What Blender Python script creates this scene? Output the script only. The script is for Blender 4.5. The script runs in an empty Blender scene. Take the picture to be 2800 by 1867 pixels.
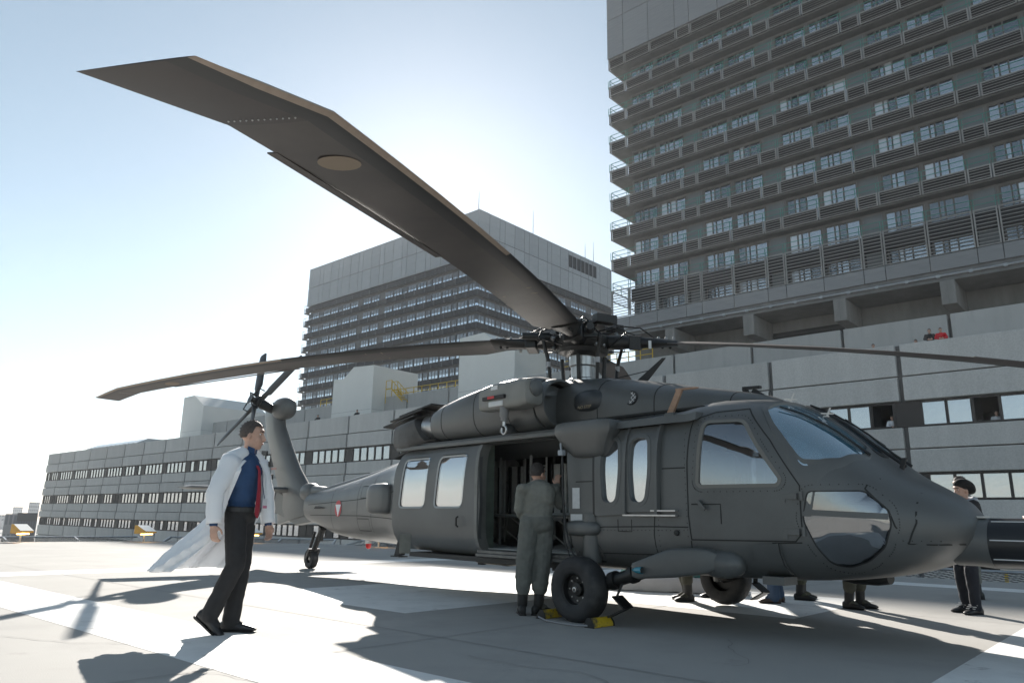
import bpy, bmesh, math, random
import numpy as np
from mathutils import Vector, Matrix, noise as mnoise
random.seed(7)
scene = bpy.context.scene
R = math.radians
# ---------------------------------------------------------------- camera
CAM = Vector((5.602, -7.296, 0.9975))
def cam_matrix(yaw, pitch, roll):
    f = Vector((math.sin(yaw)*math.cos(pitch), math.cos(yaw)*math.cos(pitch), math.sin(pitch)))
    r = Vector((math.cos(yaw), -math.sin(yaw), 0)); u = r.cross(f)
    c, s = math.cos(roll), math.sin(roll)
    r2 = c*r + s*u; u2 = -s*r + c*u
    m = Matrix((r2, u2, -f)).transposed().to_4x4(); m.translation = CAM
    return m
cd = bpy.data.cameras.new('camera'); cam = bpy.data.objects.new('camera', cd)
scene.collection.objects.link(cam)
cam.matrix_world = cam_matrix(R(-48.668), R(13.68), R(1.047))
cd.sensor_width = 36; cd.lens = 2017.5/2800*36; cd.clip_end = 20000; cd.clip_start = 0.05
scene.camera = cam
# ---------------------------------------------------------------- sky, sun, exposure
SUN_EL, SUN_AZ = R(25.0), R(145.2)          # azimuth counter-clockwise from +X
sun_dir = Vector((math.cos(SUN_EL)*math.cos(SUN_AZ), math.cos(SUN_EL)*math.sin(SUN_AZ), math.sin(SUN_EL)))
world = bpy.data.worlds.new('World'); scene.world = world; world.use_nodes = True
wn = world.node_tree; wn.nodes.clear()
sky = wn.nodes.new('ShaderNodeTexSky'); sky.sky_type = 'NISHITA'; sky.sun_disc = False
sky.sun_elevation = SUN_EL; sky.sun_rotation = math.pi/2 - SUN_AZ
sky.air_density = 1.0; sky.dust_density = 0.25; sky.ozone_density = 2.5; sky.altitude = 200
bg = wn.nodes.new('ShaderNodeBackground'); bg.inputs['Strength'].default_value = 0.051
wo = wn.nodes.new('ShaderNodeOutputWorld')
hs = wn.nodes.new('ShaderNodeHueSaturation'); hs.inputs['Saturation'].default_value = 0.66; hs.inputs['Hue'].default_value = 0.478
wn.links.new(sky.outputs[0], hs.inputs['Color']); wn.links.new(hs.outputs[0], bg.inputs[0]); wn.links.new(bg.outputs[0], wo.inputs[0])
sl = bpy.data.lights.new('sun', 'SUN'); sl.energy = 4.2; sl.angle = R(0.53); sl.color = (1.0, 0.94, 0.86)
sun = bpy.data.objects.new('sun', sl); scene.collection.objects.link(sun)
sun.rotation_euler = sun_dir.to_track_quat('Z', 'Y').to_euler()
vs = scene.view_settings
vs.view_transform = 'Standard'; vs.look = 'None'; vs.exposure = 1.5; vs.gamma = 1.0; vs.use_curve_mapping = False
scene.render.engine = 'CYCLES'

# ---------------------------------------------------------------- helpers
COL = scene.collection
MATS = {}
def mat(name, col, rough=0.7, metal=0.0, var=0.0, scale=6.0, col2=None, bump=0.0, bscale=60.0, spec=0.5,
        stretch=(1,1,1), speck=0.0, speck_scale=200.0, coat=0.0, detail=6.0, dirt=None, dirt_scale=1.5, dirt_lo=.5, dirt_hi=.75, objvar=0.0):
    """procedural principled material: base colour mixed with noise variation, speckle, dirt patches, bump"""
    if name in MATS: return MATS[name]
    m = bpy.data.materials.new(name); m.use_nodes = True
    nt = m.node_tree; N = nt.nodes; L = nt.links
    b = N['Principled BSDF']; b.inputs['Roughness'].default_value = rough; b.inputs['Metallic'].default_value = metal
    b.inputs['Specular IOR Level'].default_value = spec; b.inputs['Coat Weight'].default_value = coat
    tc = N.new('ShaderNodeTexCoord'); mp = N.new('ShaderNodeMapping'); mp.inputs['Scale'].default_value = stretch
    L.new(tc.outputs['Object'], mp.inputs['Vector'])
    c1 = tuple(col)+(1,)
    c2 = tuple(col2)+(1,) if col2 else tuple(max(0, x*(1-var)) for x in col)+(1,)
    out = None
    if var > 0 or col2:
        nz = N.new('ShaderNodeTexNoise'); nz.inputs['Scale'].default_value = scale; nz.inputs['Detail'].default_value = detail
        nz.inputs['Roughness'].default_value = 0.6
        L.new(mp.outputs[0], nz.inputs['Vector'])
        rp = N.new('ShaderNodeValToRGB'); rp.color_ramp.elements[0].position = .35; rp.color_ramp.elements[1].position = .65
        rp.color_ramp.elements[0].color = c2; rp.color_ramp.elements[1].color = c1
        L.new(nz.outputs['Fac'], rp.inputs[0]); out = rp.outputs[0]
    def mix(fac, a, bcol, mode='MIX'):
        mx = N.new('ShaderNodeMix'); mx.data_type = 'RGBA'; mx.blend_type = mode
        L.new(fac, mx.inputs[0])
        if a is None: mx.inputs[6].default_value = c1
        else: L.new(a, mx.inputs[6])
        if isinstance(bcol, tuple): mx.inputs[7].default_value = bcol
        else: L.new(bcol, mx.inputs[7])
        return mx.outputs[2]
    if dirt:
        nd = N.new('ShaderNodeTexNoise'); nd.inputs['Scale'].default_value = dirt_scale; nd.inputs['Detail'].default_value = 8; nd.inputs['Roughness'].default_value = .65
        L.new(mp.outputs[0], nd.inputs['Vector'])
        rd = N.new('ShaderNodeValToRGB'); rd.color_ramp.elements[0].position = dirt_lo; rd.color_ramp.elements[1].position = dirt_hi
        L.new(nd.outputs['Fac'], rd.inputs[0])
        out = mix(rd.outputs[0], out, tuple(dirt)+(1,))
    if speck > 0:
        ns = N.new('ShaderNodeTexNoise'); ns.inputs['Scale'].default_value = speck_scale; ns.inputs['Detail'].default_value = 2
        L.new(tc.outputs['Object'], ns.inputs['Vector'])
        rs = N.new('ShaderNodeValToRGB'); rs.color_ramp.elements[0].position = .38; rs.color_ramp.elements[1].position = .62
        k = 1-speck; rs.color_ramp.elements[0].color = (k,k,k,1); rs.color_ramp.elements[1].color = (1+0,1,1,1)
        L.new(ns.outputs['Fac'], rs.inputs[0])
        mx = N.new('ShaderNodeMix'); mx.data_type = 'RGBA'; mx.blend_type = 'MULTIPLY'; mx.inputs[0].default_value = 1
        if out is None: mx.inputs[6].default_value = c1
        else: L.new(out, mx.inputs[6])
        L.new(rs.outputs[0], mx.inputs[7]); out = mx.outputs[2]
    if objvar > 0:      # every panel a slightly different tone
        oi = N.new('ShaderNodeObjectInfo'); mr = N.new('ShaderNodeMapRange'); mr.inputs[3].default_value = 1-objvar; mr.inputs[4].default_value = 1.0
        L.new(oi.outputs['Random'], mr.inputs[0]); mx = N.new('ShaderNodeMix'); mx.data_type = 'RGBA'; mx.blend_type = 'MULTIPLY'; mx.inputs[0].default_value = 1
        if out is None: mx.inputs[6].default_value = c1
        else: L.new(out, mx.inputs[6])
        L.new(mr.outputs[0], mx.inputs[7]); out = mx.outputs[2]
    if out is None: b.inputs['Base Color'].default_value = c1
    else: L.new(out, b.inputs['Base Color'])
    if bump > 0:
        nb = N.new('ShaderNodeTexNoise'); nb.inputs['Scale'].default_value = bscale; nb.inputs['Detail'].default_value = 5
        L.new(mp.outputs[0], nb.inputs['Vector'])
        bp = N.new('ShaderNodeBump'); bp.inputs['Strength'].default_value = bump; bp.inputs['Distance'].default_value = 0.01
        L.new(nb.outputs['Fac'], bp.inputs['Height']); L.new(bp.outputs[0], b.inputs['Normal'])
    MATS[name] = m
    return m
def glass(name, tint=(0.6,0.7,0.75), refl=0.35, rough=0.02, body=(0.02,0.025,0.03), through=0.5, bump=0.0):
    """pane: mirror-like coat over a mix of see-through tint and dark body"""
    if name in MATS: return MATS[name]
    m = bpy.data.materials.new(name); m.use_nodes = True
    nt = m.node_tree; N = nt.nodes; L = nt.links; N.remove(N['Principled BSDF'])
    o = N['Material Output']
    t = N.new('ShaderNodeBsdfTransparent'); t.inputs[0].default_value = tuple(tint)+(1,)
    d = N.new('ShaderNodeBsdfDiffuse'); d.inputs[0].default_value = tuple(body)+(1,)
    a = N.new('ShaderNodeMixShader'); a.inputs[0].default_value = through
    L.new(d.outputs[0], a.inputs[1]); L.new(t.outputs[0], a.inputs[2])
    g = N.new('ShaderNodeBsdfGlossy'); g.inputs['Roughness'].default_value = rough; g.inputs[0].default_value = (.95,.97,1,1)
    fr = N.new('ShaderNodeLayerWeight'); fr.inputs['Blend'].default_value = .35
    mr = N.new('ShaderNodeMapRange'); mr.inputs[3].default_value = refl; mr.inputs[4].default_value = 1.0
    L.new(fr.outputs['Fresnel'], mr.inputs[0])
    s = N.new('ShaderNodeMixShader'); L.new(mr.outputs[0], s.inputs[0]); L.new(a.outputs[0], s.inputs[1]); L.new(g.outputs[0], s.inputs[2])
    if bump:
        tc = N.new('ShaderNodeTexCoord'); nb = N.new('ShaderNodeTexNoise'); nb.inputs['Scale'].default_value = 1.3
        L.new(tc.outputs['Object'], nb.inputs['Vector'])
        bp = N.new('ShaderNodeBump'); bp.inputs['Strength'].default_value = bump; bp.inputs['Distance'].default_value = .05
        L.new(nb.outputs['Fac'], bp.inputs['Height']); L.new(bp.outputs[0], g.inputs['Normal'])
    L.new(s.outputs[0], o.inputs[0])
    MATS[name] = m
    return m

class MB:
    """collects faces, builds ONE mesh"""
    def __init__(s): s.v = []; s.f = []; s.mi = []
    def add(s, vs, fs, mi=0):
        o = len(s.v); s.v += [tuple(q) for q in vs]
        for f in fs: s.f.append(tuple(i+o for i in f)); s.mi.append(mi)
    def box(s, x0,x1,y0,y1,z0,z1, mi=0):
        s.add([(x0,y0,z0),(x1,y0,z0),(x1,y1,z0),(x0,y1,z0),(x0,y0,z1),(x1,y0,z1),(x1,y1,z1),(x0,y1,z1)],
              [(0,3,2,1),(4,5,6,7),(0,1,5,4),(1,2,6,5),(2,3,7,6),(3,0,4,7)], mi); return s
    def obox(s, c, ax, ay, az, mi=0):
        c = Vector(c); ax, ay, az = Vector(ax), Vector(ay), Vector(az)
        vs = [c+i*ax+j*ay+k*az for k in(-1,1) for i,j in((-1,-1),(1,-1),(1,1),(-1,1))]
        s.add(vs, [(0,3,2,1),(4,5,6,7),(0,1,5,4),(1,2,6,5),(2,3,7,6),(3,0,4,7)], mi); return s
    def bar(s, a, b, w, h, up=(0,0,1), mi=0):
        a, b = Vector(a), Vector(b); d = (b-a); L = d.length; d.normalize()
        u = Vector(up); 
        if abs(d.dot(u)) > .98: u = Vector((1,0,0))
        x = d.cross(u).normalized(); u = x.cross(d)
        return s.obox((a+b)/2, d*L/2, x*w/2, u*h/2, mi)
    def loft(s, rings, caps=True, closed=True, mi=0):
        n = len(rings[0]); o = len(s.v)
        for r in rings: s.v += [tuple(q) for q in r]
        for i in range(len(rings)-1):
            for j in range(n if closed else n-1):
                a = o+i*n+j; b = o+i*n+(j+1)%n
                s.f.append((a,b,b+n,a+n)); s.mi.append(mi)
        if caps and closed:
            s.f.append(tuple(o+j for j in range(n))[::-1]); s.mi.append(mi)
            k = o+(len(rings)-1)*n; s.f.append(tuple(k+j for j in range(n))); s.mi.append(mi)
        return s
    def tube(s, pts, r, n=10, caps=True, mi=0):
        pts = [Vector(q) for q in pts]; rs = r if isinstance(r,(list,tuple)) else [r]*len(pts)
        rings = []; pu = None
        for i, q in enumerate(pts):
            d = (pts[min(i+1,len(pts)-1)]-pts[max(i-1,0)]).normalized()
            if pu is None:
                pu = Vector((0,0,1)) if abs(d.z) < .9 else Vector((1,0,0))
            x = d.cross(pu); 
            if x.length < 1e-6: x = d.orthogonal()
            x.normalize(); u = x.cross(d); pu = u
            rings.append([q + rs[i]*(math.cos(t)*x + math.sin(t)*u) for t in [2*math.pi*k/n for k in range(n)]])
        return s.loft(rings, caps, True, mi)
    def lathe(s, prof, o=(0,0,0), axis=(0,0,1), n=24, caps=True, mi=0):
        a = Vector(axis).normalized(); x = a.orthogonal().normalized(); y = a.cross(x); o = Vector(o)
        rings = [[o + a*h + r*(math.cos(t)*x+math.sin(t)*y) for t in [2*math.pi*k/n for k in range(n)]] for r,h in prof]
        return s.loft(rings, caps, True, mi)
    def prism(s, poly, fn0, fn1, mi=0):
        """poly 2-D; fn0/fn1 map (a,b) to the two end faces"""
        n = len(poly); s.add([fn0(*q) for q in poly]+[fn1(*q) for q in poly],
            [tuple(range(n))[::-1], tuple(range(n,2*n))]+[(i,(i+1)%n,(i+1)%n+n,i+n) for i in range(n)], mi); return s
    def ell(s, c, r, n=12, m=8, mi=0, rot=None):
        rings = []
        c = Vector(c)
        for i in range(1,m):
            ph = math.pi*i/m-math.pi/2
            ring = []
            for k in range(n):
                t = 2*math.pi*k/n; q = Vector((r[0]*math.cos(ph)*math.cos(t), r[1]*math.cos(ph)*math.sin(t), r[2]*math.sin(ph)))
                if rot: q = rot @ q
                ring.append(c+q)
            rings.append(ring)
        o = len(s.v); s.loft(rings, False, True, mi)
        q0 = Vector((0,0,-r[2])); q1 = Vector((0,0,r[2]))
        if rot: q0 = rot@q0; q1 = rot@q1
        s.v += [tuple(c+q0), tuple(c+q1)]; a = len(s.v)-2
        for k in range(n):
            s.f.append((a, o+(k+1)%n, o+k)); s.mi.append(mi)
            z = o+(m-2)*n; s.f.append((a+1, z+k, z+(k+1)%n)); s.mi.append(mi)
        return s
    def mesh(s, name, mats, smooth=None, fix=False):
        me = bpy.data.meshes.new(name); me.from_pydata(s.v, [], s.f)
        if not isinstance(mats,(list,tuple)): mats = [mats]
        for m in mats: me.materials.append(m)
        if len(mats) > 1: me.polygons.foreach_set('material_index', s.mi)
        if fix:
            bm = bmesh.new(); bm.from_mesh(me); bmesh.ops.remove_doubles(bm, verts=bm.verts, dist=1e-5)
            bmesh.ops.recalc_face_normals(bm, faces=bm.faces); bm.to_mesh(me); bm.free()
        if smooth is not None:
            me.polygons.foreach_set('use_smooth', [True]*len(me.polygons)); me.set_sharp_from_angle(angle=R(smooth))
        me.update(); return me
    def build(s, name, mats, parent=None, smooth=None, fix=False, bevel=0):
        o = link(name, s.mesh(name, mats, smooth, fix), parent)
        if bevel:
            b = o.modifiers.new('bevel','BEVEL'); b.width = bevel; b.segments = 2; b.limit_method = 'ANGLE'; b.angle_limit = R(40)
        return o
def link(name, data, parent=None, loc=None, rz=None, scale=None):
    o = bpy.data.objects.new(name, data); COL.objects.link(o)
    if parent is not None: o.parent = parent
    if loc is not None: o.location = loc
    if rz is not None: o.rotation_euler = (0,0,rz)
    if scale is not None: o.scale = scale
    return o
def tag(o, label, cat, group=None):
    o['label'] = label; o['category'] = cat
    if group: o['group'] = group
    return o
def thing(name, label, cat, loc=(0,0,0), rz=0, group=None):
    o = link(name, None, None, loc, rz); o.empty_display_size = .2
    return tag(o, label, cat, group)
def structure(o): o['kind'] = 'structure'; return o
def stuff(o): o['kind'] = 'stuff'; return o
def bake(o, mats=None, smooth=None):
    """apply the object's modifiers, keep it one mesh"""
    dg = bpy.context.evaluated_depsgraph_get(); dg.update()
    me = bpy.data.meshes.new_from_object(o.evaluated_get(dg))
    old = o.data; o.modifiers.clear(); o.data = me
    if old.users == 0: bpy.data.meshes.remove(old)
    if smooth is not None:
        me.polygons.foreach_set('use_smooth', [True]*len(me.polygons)); me.set_sharp_from_angle(angle=R(smooth))
    return o
def copy_tree(o, parent=None):
    c = o.copy(); COL.objects.link(c); c.parent = parent
    for ch in list(o.children): copy_tree(ch, c)
    return c
def curve_z(text, size, extrude=0.0):
    cu = bpy.data.curves.new('lettering','FONT'); cu.body = text; cu.size = size; cu.extrude = extrude
    cu.align_x = 'CENTER'; cu.align_y = 'CENTER'
    o = bpy.data.objects.new('lettering', cu); COL.objects.link(o)
    dg = bpy.context.evaluated_depsgraph_get(); dg.update()
    me = bpy.data.meshes.new_from_object(o.evaluated_get(dg)); bpy.data.objects.remove(o); return me
# ================================================================ SETTING
EA = math.atan2(0.1233597, 0.9923620)        # direction of the hospital facades
E1 = Vector((math.cos(EA), math.sin(EA), 0)); E2 = Vector((-math.sin(EA), math.cos(EA), 0))
FOOT = Vector((CAM.x, CAM.y, 0))
K = 1.075
def G(s, D, z=0.0): return FOOT + s*E1 + D*E2 + Vector((0,0,z))       # metres in the pad frame
def HZ(z): return CAM.z + (z-CAM.z)*K
def F(s, D, z): return G(s*K, D*K, HZ(z))
def frame(name, label, cat, s, D, z):
    """an Empty at a building's base, x along the facade, y away from the pad"""
    o = thing(name, label, cat, F(s,D,z), EA); o['s0'] = s; return o

m_pad = mat('pad_concrete', (.41,.40,.38), .85, var=.16, scale=1.1, detail=10, bump=.25, bscale=90, speck=.12, speck_scale=260, dirt=(.34,.33,.31), dirt_scale=.55, dirt_lo=.5, dirt_hi=.72, spec=.3)
m_white = mat('pad_white_paint', (.80,.80,.78), .75, var=.12, scale=2.5, detail=9, bump=.2, bscale=120, speck=.08, speck_scale=300, dirt=(.60,.60,.58), dirt_scale=1.4, dirt_lo=.55, dirt_hi=.8, spec=.3)
m_street = mat('street_ground', (.30,.295,.28), .9, var=.4, scale=.05, col2=(.24,.24,.23))
m_conc = mat('aggregate_concrete', (.58,.575,.56), .9, var=.10, scale=.8, bump=.5, bscale=20, speck=.12, speck_scale=14, dirt=(.46,.455,.445), dirt_scale=.35, dirt_lo=.48, dirt_hi=.8, stretch=(1.6,1.6,.3), objvar=.14)
m_concs = mat('smooth_concrete', (.52,.515,.50), .88, var=.18, scale=.5, bump=.15, bscale=8, dirt=(.33,.325,.32), dirt_scale=.5, stretch=(1.5,1.5,.25), objvar=.12)
m_joint = mat('joint_dark', (.20,.20,.20), .9, var=.3, scale=.6)
m_wframe = mat('window_frame_dark', (.035,.03,.028), .5, var=.2, scale=2)
m_wsolid = mat('window_spandrel', (.05,.042,.04), .6, var=.25, scale=1.2)
m_clad = mat('tower_cladding', (.27,.275,.285), .5, metal=.0, var=.14, scale=1.2, stretch=(.5,.5,7), detail=8, objvar=.14)
m_louvre = mat('louvre_metal', (.36,.352,.34), .55, metal=.0, var=.18, scale=2, objvar=.15)
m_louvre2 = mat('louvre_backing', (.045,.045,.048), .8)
m_rail = mat('green_rail', (.06,.24,.19), .5)
m_wall_t = mat('tower_wall', (.20,.198,.20), .7, var=.2, scale=1)
m_slab = mat('tower_slab', (.20,.20,.20), .85, var=.2, scale=1)
m_mull = mat('tower_mullion', (.13,.12,.112), .55)
m_infill = mat('tower_infill_panel', (.15,.162,.17), .3, var=.1, scale=.5, spec=.6)
g_pod = glass('podium_glass', refl=.5, body=(.10,.105,.11), through=.35, bump=.15)
g_t1 = glass('tower_glass', refl=.42, body=(.06,.07,.08), through=.45, bump=.25)
m_curtain = mat('curtain', (.62,.63,.62), .8, var=.25, scale=1.2, stretch=(7,7,.4))
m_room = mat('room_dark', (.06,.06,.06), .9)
g_t2 = glass('far_tower_glass', refl=.85, body=(.12,.13,.14), through=.2, bump=.3)
m_vent = mat('vent_panel', (.74,.74,.71), .6, var=.06, scale=.3)
m_yellow = mat('yellow_rail', (.62,.42,.04), .6)
m_pipe = mat('galvanised', (.42,.44,.46), .45, metal=.6, var=.15, scale=5)

def worn_paint(m, under, scale=3.2, lo=.60, hi=.66):
    nt = m.node_tree; N = nt.nodes; L = nt.links; b = N['Principled BSDF']; src = b.inputs['Base Color'].links[0].from_socket
    tc = N.new('ShaderNodeTexCoord'); nz = N.new('ShaderNodeTexNoise'); nz.inputs['Scale'].default_value = scale; nz.inputs['Detail'].default_value = 12; nz.inputs['Roughness'].default_value = .72
    L.new(tc.outputs['Object'], nz.inputs['Vector']); r = N.new('ShaderNodeValToRGB'); r.color_ramp.elements[0].position = lo; r.color_ramp.elements[1].position = hi; L.new(nz.outputs['Fac'], r.inputs[0])
    mx = N.new('ShaderNodeMix'); mx.data_type = 'RGBA'; L.new(r.outputs[0], mx.inputs[0]); L.new(src, mx.inputs[6]); mx.inputs[7].default_value = tuple(under)+(1,); L.new(mx.outputs[2], b.inputs['Base Color'])
worn_paint(m_white, (.47,.46,.45)); worn_paint(m_pad, (.27,.26,.245), 1.7, .60, .74)
# --- ground, pad
mb = MB(); mb.add([(-1500,-1500,-14),(1500,-1500,-14),(1500,1500,-14),(-1500,1500,-14)],[(0,1,2,3)])
structure(mb.build('ground', m_street))
PADP = [(28,-22),(28,18.0),(-25.5,18.0),(-30.2,13.2),(-30.2,-22)]
mb = MB(); mb.prism(PADP, lambda s,D: G(s,D,-1.0), lambda s,D: G(s,D,0))
pad = structure(mb.build('helipad', m_pad, fix=True))
def sheet(name, polys, z, m):
    b = MB()
    for q in polys: b.add([G(s,D,z) for s,D in q], [tuple(range(len(q)))])
    o = b.build(name, m, fix=True); return structure(o)
def rect(s0,s1,D0,D1): return [(s0,D0),(s1,D0),(s1,D1),(s0,D1)]
S0,S1,D0,D1,BW = -15.15,-0.45,2.68,16.05,.95
sheet('border_marking', [rect(S0,S1,D0,D0+BW), rect(S0,S1,D1-BW+.15,D1), rect(S0,S0+BW,D0+BW,D1-BW+.15), rect(S1-BW,S1,D0+BW,D1-BW+.15)], .002, m_white)
sheet('cross_marking', [rect(-9.65,-6.5,5.65,14.4), rect(-12.55,-9.65,8.6,11.6), rect(-6.5,-3.38,8.6,11.6)], .002, m_white)
# saw-cut joints between the cast bays of the pad
m_saw = mat('saw_cut', (.24,.235,.225), .95)
mb = MB()
for s in (-26,-20.5,-11.1,-5.0,1.0,7):
    mb.add([G(s-.006,-20,.006),G(s+.006,-20,.006),G(s+.006,18,.006),G(s-.006,18,.006)],[(0,1,2,3)])
for D in (-6,-.6,4.75,10.1,16.5):
    mb.add([G(-30,D-.006,.0065),G(27,D-.006,.0065),G(27,D+.006,.0065),G(-30,D+.006,.0065)],[(0,1,2,3)])
structure(mb.build('pad_joint_lines', m_saw))
rc_ = random.Random(21); mb = MB()
for (s,D,a,n) in ((-4.2,4.3,.1,26),(-6.6,4.9,.5,18),(-2.6,5.4,1.2,14),(-8.6,2.0,-.2,30),(-3.2,2.2,2.6,20),(-11.5,6.6,.3,24),(-1.0,7.6,1.7,16)):
    P_ = [(s,D)]
    for k in range(n):
        a += rc_.uniform(-.45,.45); P_.append((P_[-1][0]+.10*math.cos(a),P_[-1][1]+.10*math.sin(a)))
    for (x0,y0),(x1,y1) in zip(P_,P_[1:]):
        w_ = .0025+.002*rc_.random(); nx,ny = -(y1-y0)*10*w_,(x1-x0)*10*w_
        mb.add([G(x0-nx,y0-ny,.007),G(x1-nx,y1-ny,.007),G(x1+nx,y1+ny,.007),G(x0+nx,y0+ny,.007)],[(0,1,2,3)])
structure(mb.build('pad_crack_lines', m_saw))
# --- safety net on brackets and hand rail round the pad
def pad_edge():
    path = [(28,18.0),(-25.5,18.0),(-30.2,13.2),(-30.2,-22)]
    nrm = [(0,1),(-.707,.707),(-1,0)]
    t = thing('safety_net', 'grey safety net and pipe frame hung along the far edge of the helipad', 'safety net', G(-20,18,0))
    inv = Matrix.Translation(-Vector(t.location))
    net = MB(); 
    for k in range(3):
        (a0,b0),(a1,b1) = path[k],path[k+1]; n = nrm[k]
        L = math.hypot(a1-a0,b1-b0); cnt = max(1,round(L/2.4))
        P = lambda u,w,z: inv @ G(a0+(a1-a0)*u+n[0]*w, b0+(b1-b0)*u+n[1]*w, z)
        fr = MB()
        for w,z in ((.12,-.12),(1.6,.12)):
            fr.tube([P(0,w,z),P(1,w,z)], .035, 8)
        for i in range(cnt+1):
            fr.bar(P(i/cnt,.06,-.25), P(i/cnt,1.6,.10), .06, .09)
        fr.build('net_frame', m_pipe, t, 40)
        step = .11; m = int(L/step)
        if k == 1 or True:
            for i in range(m):
                u0 = i/m; du = (1.48/L)
                for sg in (1,-1):
                    u1 = u0+sg*du
                    if 0 <= u1 <= 1 and (i % 2 == 0):
                        net.bar(P(u0,.12,-.11), P(u1,1.6,.11), .012, .012)
    o = net.build('net_mesh', mat('net_rope',(.13,.13,.13),.9), t); stuff(o)
    return t
pad_edge()
def pad_light(s, D, rz, label):
    t = thing('perimeter_light', label, 'pad light', G(s,D,0), rz, 'yellow lights along the pad edge')
    MB().tube([(0,0,0),(0,0,.30)], .035, 8).lathe([(.09,0),(.09,.02)]).build('stem', m_pipe, t, 40)
    b = MB(); prof = [(-.42,.30),(-.36,.29),(.52,.34),(.52,.39),(-.20,.60),(-.42,.60)]
    b.prism(prof, lambda x,z:(x,-.20,z), lambda x,z:(x,.20,z)); b.build('housing', mat('lamp_yellow',(.72,.36,.02),.5,var=.15,scale=9), t, bevel=.012)
    b = MB(); b.add([(-.20,-.205,.607),(.52,-.205,.397),(.52,.205,.397),(-.20,.205,.607)],[(0,1,2,3)]); b.build('cover_plate', mat('lamp_cover',(.75,.74,.70),.4), t)
    e = bpy.data.materials.get('lamp_lens')
    if not e:
        e = bpy.data.materials.new('lamp_lens'); e.use_nodes = True; p_ = e.node_tree.nodes['Principled BSDF']
        p_.inputs['Base Color'].default_value = (.9,.5,.15,1); p_.inputs['Emission Color'].default_value = (1,.62,.2,1); p_.inputs['Emission Strength'].default_value = 3
    for x in (-.05,.28):
        MB().box(x,x+.12,-.12,.12,.285+x*.05-.025,.30+x*.05).build('lens', e, t)
    return t
# ================================================================ HOSPITAL PODIUM
def panel_mesh(name, w, h, d, m, bev=.03):
    b = MB(); b.box(-w/2,w/2,-d,0,0,h); me = b.mesh(name, m)
    if bev:
        bm = bmesh.new(); bm.from_mesh(me); bmesh.ops.bevel(bm, geom=list(bm.edges), offset=bev, segments=1, affect='EDGES'); bm.to_mesh(me); bm.free()
    return me
JS = [10.6,3.9,-2.8,-9.5,-16.1,-22.8,-29.4,-36.0,-42.3,-48.7,-55.0,-61.3,-67.4,-73.5,-79.6,-85.7,-91.8,-97.9,-103.9,-109.8,-115.9,-121.9,-127.9,-133.4]
pod = frame('hospital_podium', 'long low grey concrete hospital block with three rows of windows behind the helipad', 'building', -60, 40, -12)
def PL(s, D, z): return ((s+60)*K, (D-40)*K, HZ(z)-HZ(-12))        # podium local
zb = HZ(-12)
# core volume a little behind the panels
b = MB(); x0,_,_ = PL(JS[-1]+.1,0,0); x1,_,_ = PL(JS[0],0,0)
WIN = [(5.85,7.10),(2.36,3.60),(-.76,.35)]
PAN = [(8.40,10.0,.0),(7.14,8.30,.10),(4.80,5.82,.0),(3.64,4.70,.10),(1.34,2.33,.0),(.39,1.25,.10),(-2.2,-.80,.0),(-7,-2.3,.0)]
def lev(a,b_,y0,y1,mi=0): b.box(x0,x1,y0*K,y1*K,HZ(a)-zb,HZ(b_)-zb,mi)
for lo,hi in ((7.1,9.9),(3.6,5.85),(.35,2.36),(-12,-.76)): lev(lo,hi,.28,.6,0)
lev(9.9,10.0,.3,.7); lev(-12,10.0-1.4,6.6,12,0)
b.box(x0,x1,.6*K,12*K,HZ(8.5)-zb,HZ(8.7)-zb)
b.box(x0-.0,x0+.5,.3*K,12*K,0,HZ(9.9)-zb)
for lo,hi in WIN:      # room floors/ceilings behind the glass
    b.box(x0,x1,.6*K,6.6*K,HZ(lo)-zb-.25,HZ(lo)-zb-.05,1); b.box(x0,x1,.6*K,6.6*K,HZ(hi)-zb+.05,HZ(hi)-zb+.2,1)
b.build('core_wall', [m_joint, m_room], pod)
cache = {}
for i in range(len(JS)-1):
    sr, sl_ = JS[i], JS[i+1]; w = (sr-sl_)*K-.26; cx = ((sr+sl_)/2+60)*K
    key = round(w,1)
    for (lo,hi,pr) in PAN:
        pass
        k = (key,lo)
        if k not in cache: cache[k] = panel_mesh('panel', w, (hi-lo)*K, .30+pr, m_conc, .025)
        link('panel', cache[k], pod, (cx, .28*K, HZ(lo)-zb))
# recessed dark vertical strips at the joints are the core wall; light ledge under each groove
m_ledge = mat('ledge_concrete',(.58,.56,.54),.9,var=.2,scale=1.5)
for i in range(len(JS)-1):
    a,_,_ = PL(JS[i+1],0,0); c,_,_ = PL(JS[i],0,0); w = c-a-.26; kk = ('lg',round(w,1))
    if kk not in cache: cache[kk] = MB().prism([(-.10,-.30),(-.08,-.32),(.15,-.32),(.15,.04),(.02,.04)], lambda y,z:(-w/2,y,z), lambda y,z:(w/2,y,z)).mesh('ledge', m_ledge)
    for zc in (8.30,4.70,1.25): link('ledge', cache[kk], pod, ((a+c)/2,0,HZ(zc)-zb))
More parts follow.
